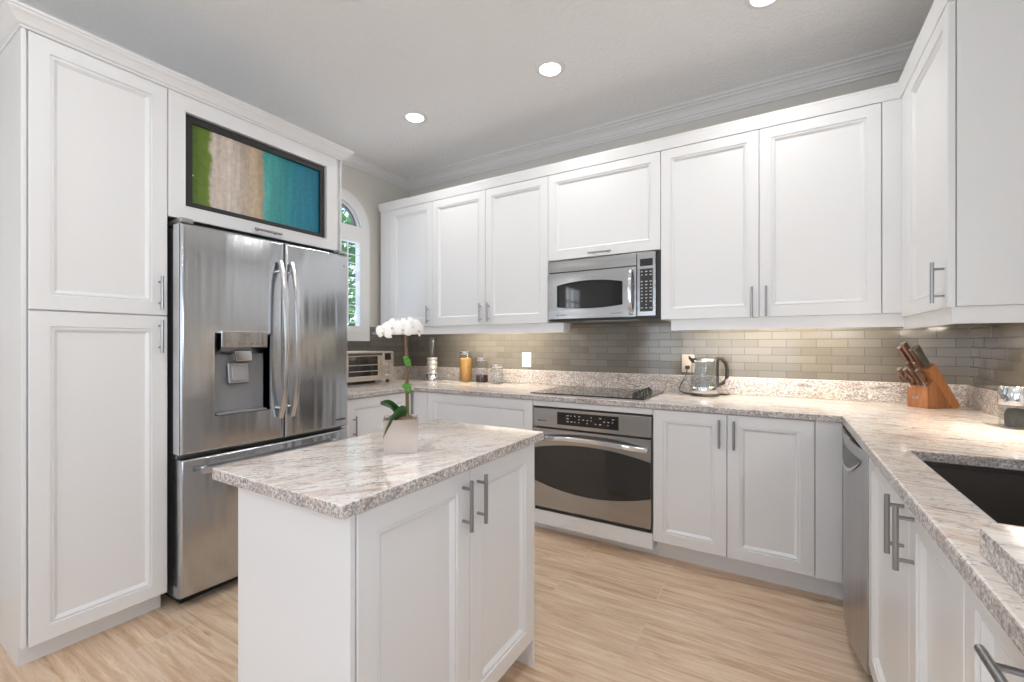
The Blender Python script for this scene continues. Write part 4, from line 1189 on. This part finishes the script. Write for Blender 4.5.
def leaf(root, direction, length, width, rise, droop, roll=0.0):
    m = MB(); nseg = 12; d = Vector(direction).normalized(); side = Matrix.Rotation(math.radians(roll), 3, d) @ d.cross(Vector((0, 0, 1))).normalized()
    up = side.cross(d).normalized()
    rows = []
    for i in range(nseg+1):
        t = i/nseg
        c = Vector(root) + d*length*t + Vector((0, 0, rise*math.sin(t*math.pi*0.6) - droop*t*t))
        w = width*(math.sin(math.pi*min(1, 0.10+t*0.90))**0.6)*0.5 if t < 1 else 0.0008
        fold = 0.25*w
        rows.append([c - side*w + up*fold, c - side*w*0.5 + up*fold*0.3, c, c + side*w*0.5 + up*fold*0.3, c + side*w + up*fold])
    top = [[m.bm.verts.new(p) for p in r_] for r_ in rows]; bt = [[m.bm.verts.new(p - Vector((0, 0, 0.0016))) for p in r_] for r_ in rows]
    for i in range(nseg):
        for k in range(4):
            m.bm.faces.new((top[i][k], top[i+1][k], top[i+1][k+1], top[i][k+1])); m.bm.faces.new((bt[i][k], bt[i][k+1], bt[i+1][k+1], bt[i+1][k]))
        for k in (0, 4): m.bm.faces.new((top[i][k], bt[i][k], bt[i+1][k], top[i+1][k]))
    m.build('leaf', LEAF, orc, True)
R3 = Vector((ca, sa, 0)); F3 = Vector((-sa, ca, 0))
leaf(O(0.016, -0.024, 0.116), -R3*0.85 - F3*0.55, 0.080, 0.066, 0.008, 0.072, 58)
leaf(O(0.000, 0.006, 0.118), -R3*1.0 - F3*0.10, 0.062, 0.036, 0.026, -0.004, 48)
leaf(O(-0.012, 0.0, 0.112), -R3*1.0 - F3*0.15, 0.050, 0.018, 0.034, -0.008, 40)
def flower(c, nrm, size, roll):
    c = Vector(c); n_ = Vector(nrm).normalized()
    u = n_.cross(Vector((0, 0, 1))).normalized(); w = u.cross(n_).normalized()
    fl = None
    m = MB()
    def petal(th, ln, wd, back):
        dirv = u*math.cos(th) + w*math.sin(th); sd = -u*math.sin(th) + w*math.cos(th)
        rows = []
        ns = 8
        for i in range(ns+1):
            t = i/ns
            half = wd*0.5*max(0.03, math.sin(math.pi*(0.08+0.90*t))**0.55)
            cc = c + dirv*ln*t + n_*(0.006*math.sin(t*3.0) - back*t*t)
            rows.append([cc + sd*half*s + n_*(-0.22*half*abs(s)*abs(s) + 0.001*math.sin(6*t+s*3)) for s in (-1, -0.5, 0, 0.5, 1)])
        tv_ = [[m.bm.verts.new(p) for p in r_] for r_ in rows]; bv = [[m.bm.verts.new(p - n_*0.0009) for p in r_] for r_ in rows]
        for i in range(ns):
            for k in range(4):
                m.bm.faces.new((tv_[i][k], tv_[i+1][k], tv_[i+1][k+1], tv_[i][k+1])); m.bm.faces.new((bv[i][k], bv[i][k+1], bv[i+1][k+1], bv[i+1][k]))
            for k in (0, 4): m.bm.faces.new((tv_[i][k], bv[i][k], bv[i+1][k], tv_[i+1][k]))
        for i in (0, ns):
            for k in range(4): m.bm.faces.new((tv_[i][k], tv_[i][k+1], bv[i][k+1], bv[i][k]))
    for th in (90, 215, 325): petal(math.radians(th+roll), size*0.92, size*0.62, 0.008)
    for th in (10, 170): petal(math.radians(th+roll), size, size*1.0, 0.003)
    fl = m.build('flower', PETAL, orc, True)
    m = MB(); bmesh.ops.create_icosphere(m.bm, subdivisions=2, radius=size*0.14, matrix=Matrix.Translation(c + n_*0.006 - w*0.005))
    m.build('lip', LIP, fl, True)
toC = -F3
flower(O(-0.050, -0.018, 0.368), toC*0.9 - R3*0.5 + Vector((0, 0, -0.05)), 0.0306, 5)
flower(O(-0.024, -0.024, 0.382), toC*0.9 - R3*0.2 + Vector((0, 0, 0.1)), 0.0324, -8)
flower(O(0.006, -0.028, 0.378), toC + Vector((0, 0, -0.05)), 0.0342, 4)
flower(O(0.032, -0.018, 0.386), toC*0.9 + R3*0.35 + Vector((0, 0, 0.2)), 0.0342, -6)
flower(O(0.050, -0.006, 0.376), toC*0.7 + R3*0.7 + Vector((0, 0, -0.05)), 0.0315, 10)
flower(O(0.010, 0.012, 0.388), toC*0.5 + Vector((0, 0, 0.7)), 0.0315, 12)

# ------------------------------------------------------------------ garden outside the arched window
def tree(x, y, h, rad, label, seed):
    random.seed(seed)
    t = thing('tree', (x, y, 0), label, 'tree')
    m = MB().tube([(x, y, -0.6), (x+0.05, y, h*0.3), (x-0.03, y+0.05, h*0.6), (x, y, h*0.85)], [0.12, 0.09, 0.06, 0.03], seg=9); m.build('trunk', BARK, t, True)
    m = MB()
    for i in range(1500):
        while True:
            v = Vector((random.uniform(-1, 1), random.uniform(-1, 1), random.uniform(-1, 1)))
            if 0.15 < v.length < 1: break
        c = Vector((x, y, h*0.66)) + Vector((v.x*rad, v.y*rad, v.z*h*0.42))
        q = Vector((random.gauss(0, 1), random.gauss(0, 1), random.gauss(0, 1))).normalized()
        a = q.orthogonal().normalized(); b = q.cross(a)
        s = random.uniform(0.05, 0.11)
        m.quad([c - a*s, c - b*s*0.45, c + a*s, c + b*s*0.45])
    m.build('foliage', FOLI, t)
tree(-5.6, 4.25, 3.6, 1.15, 'green tree outside the arched window, seen between the shutter louvres', 21)
tree(-7.2, 6.0, 4.2, 1.2, 'taller green tree further off outside the arched window', 22)
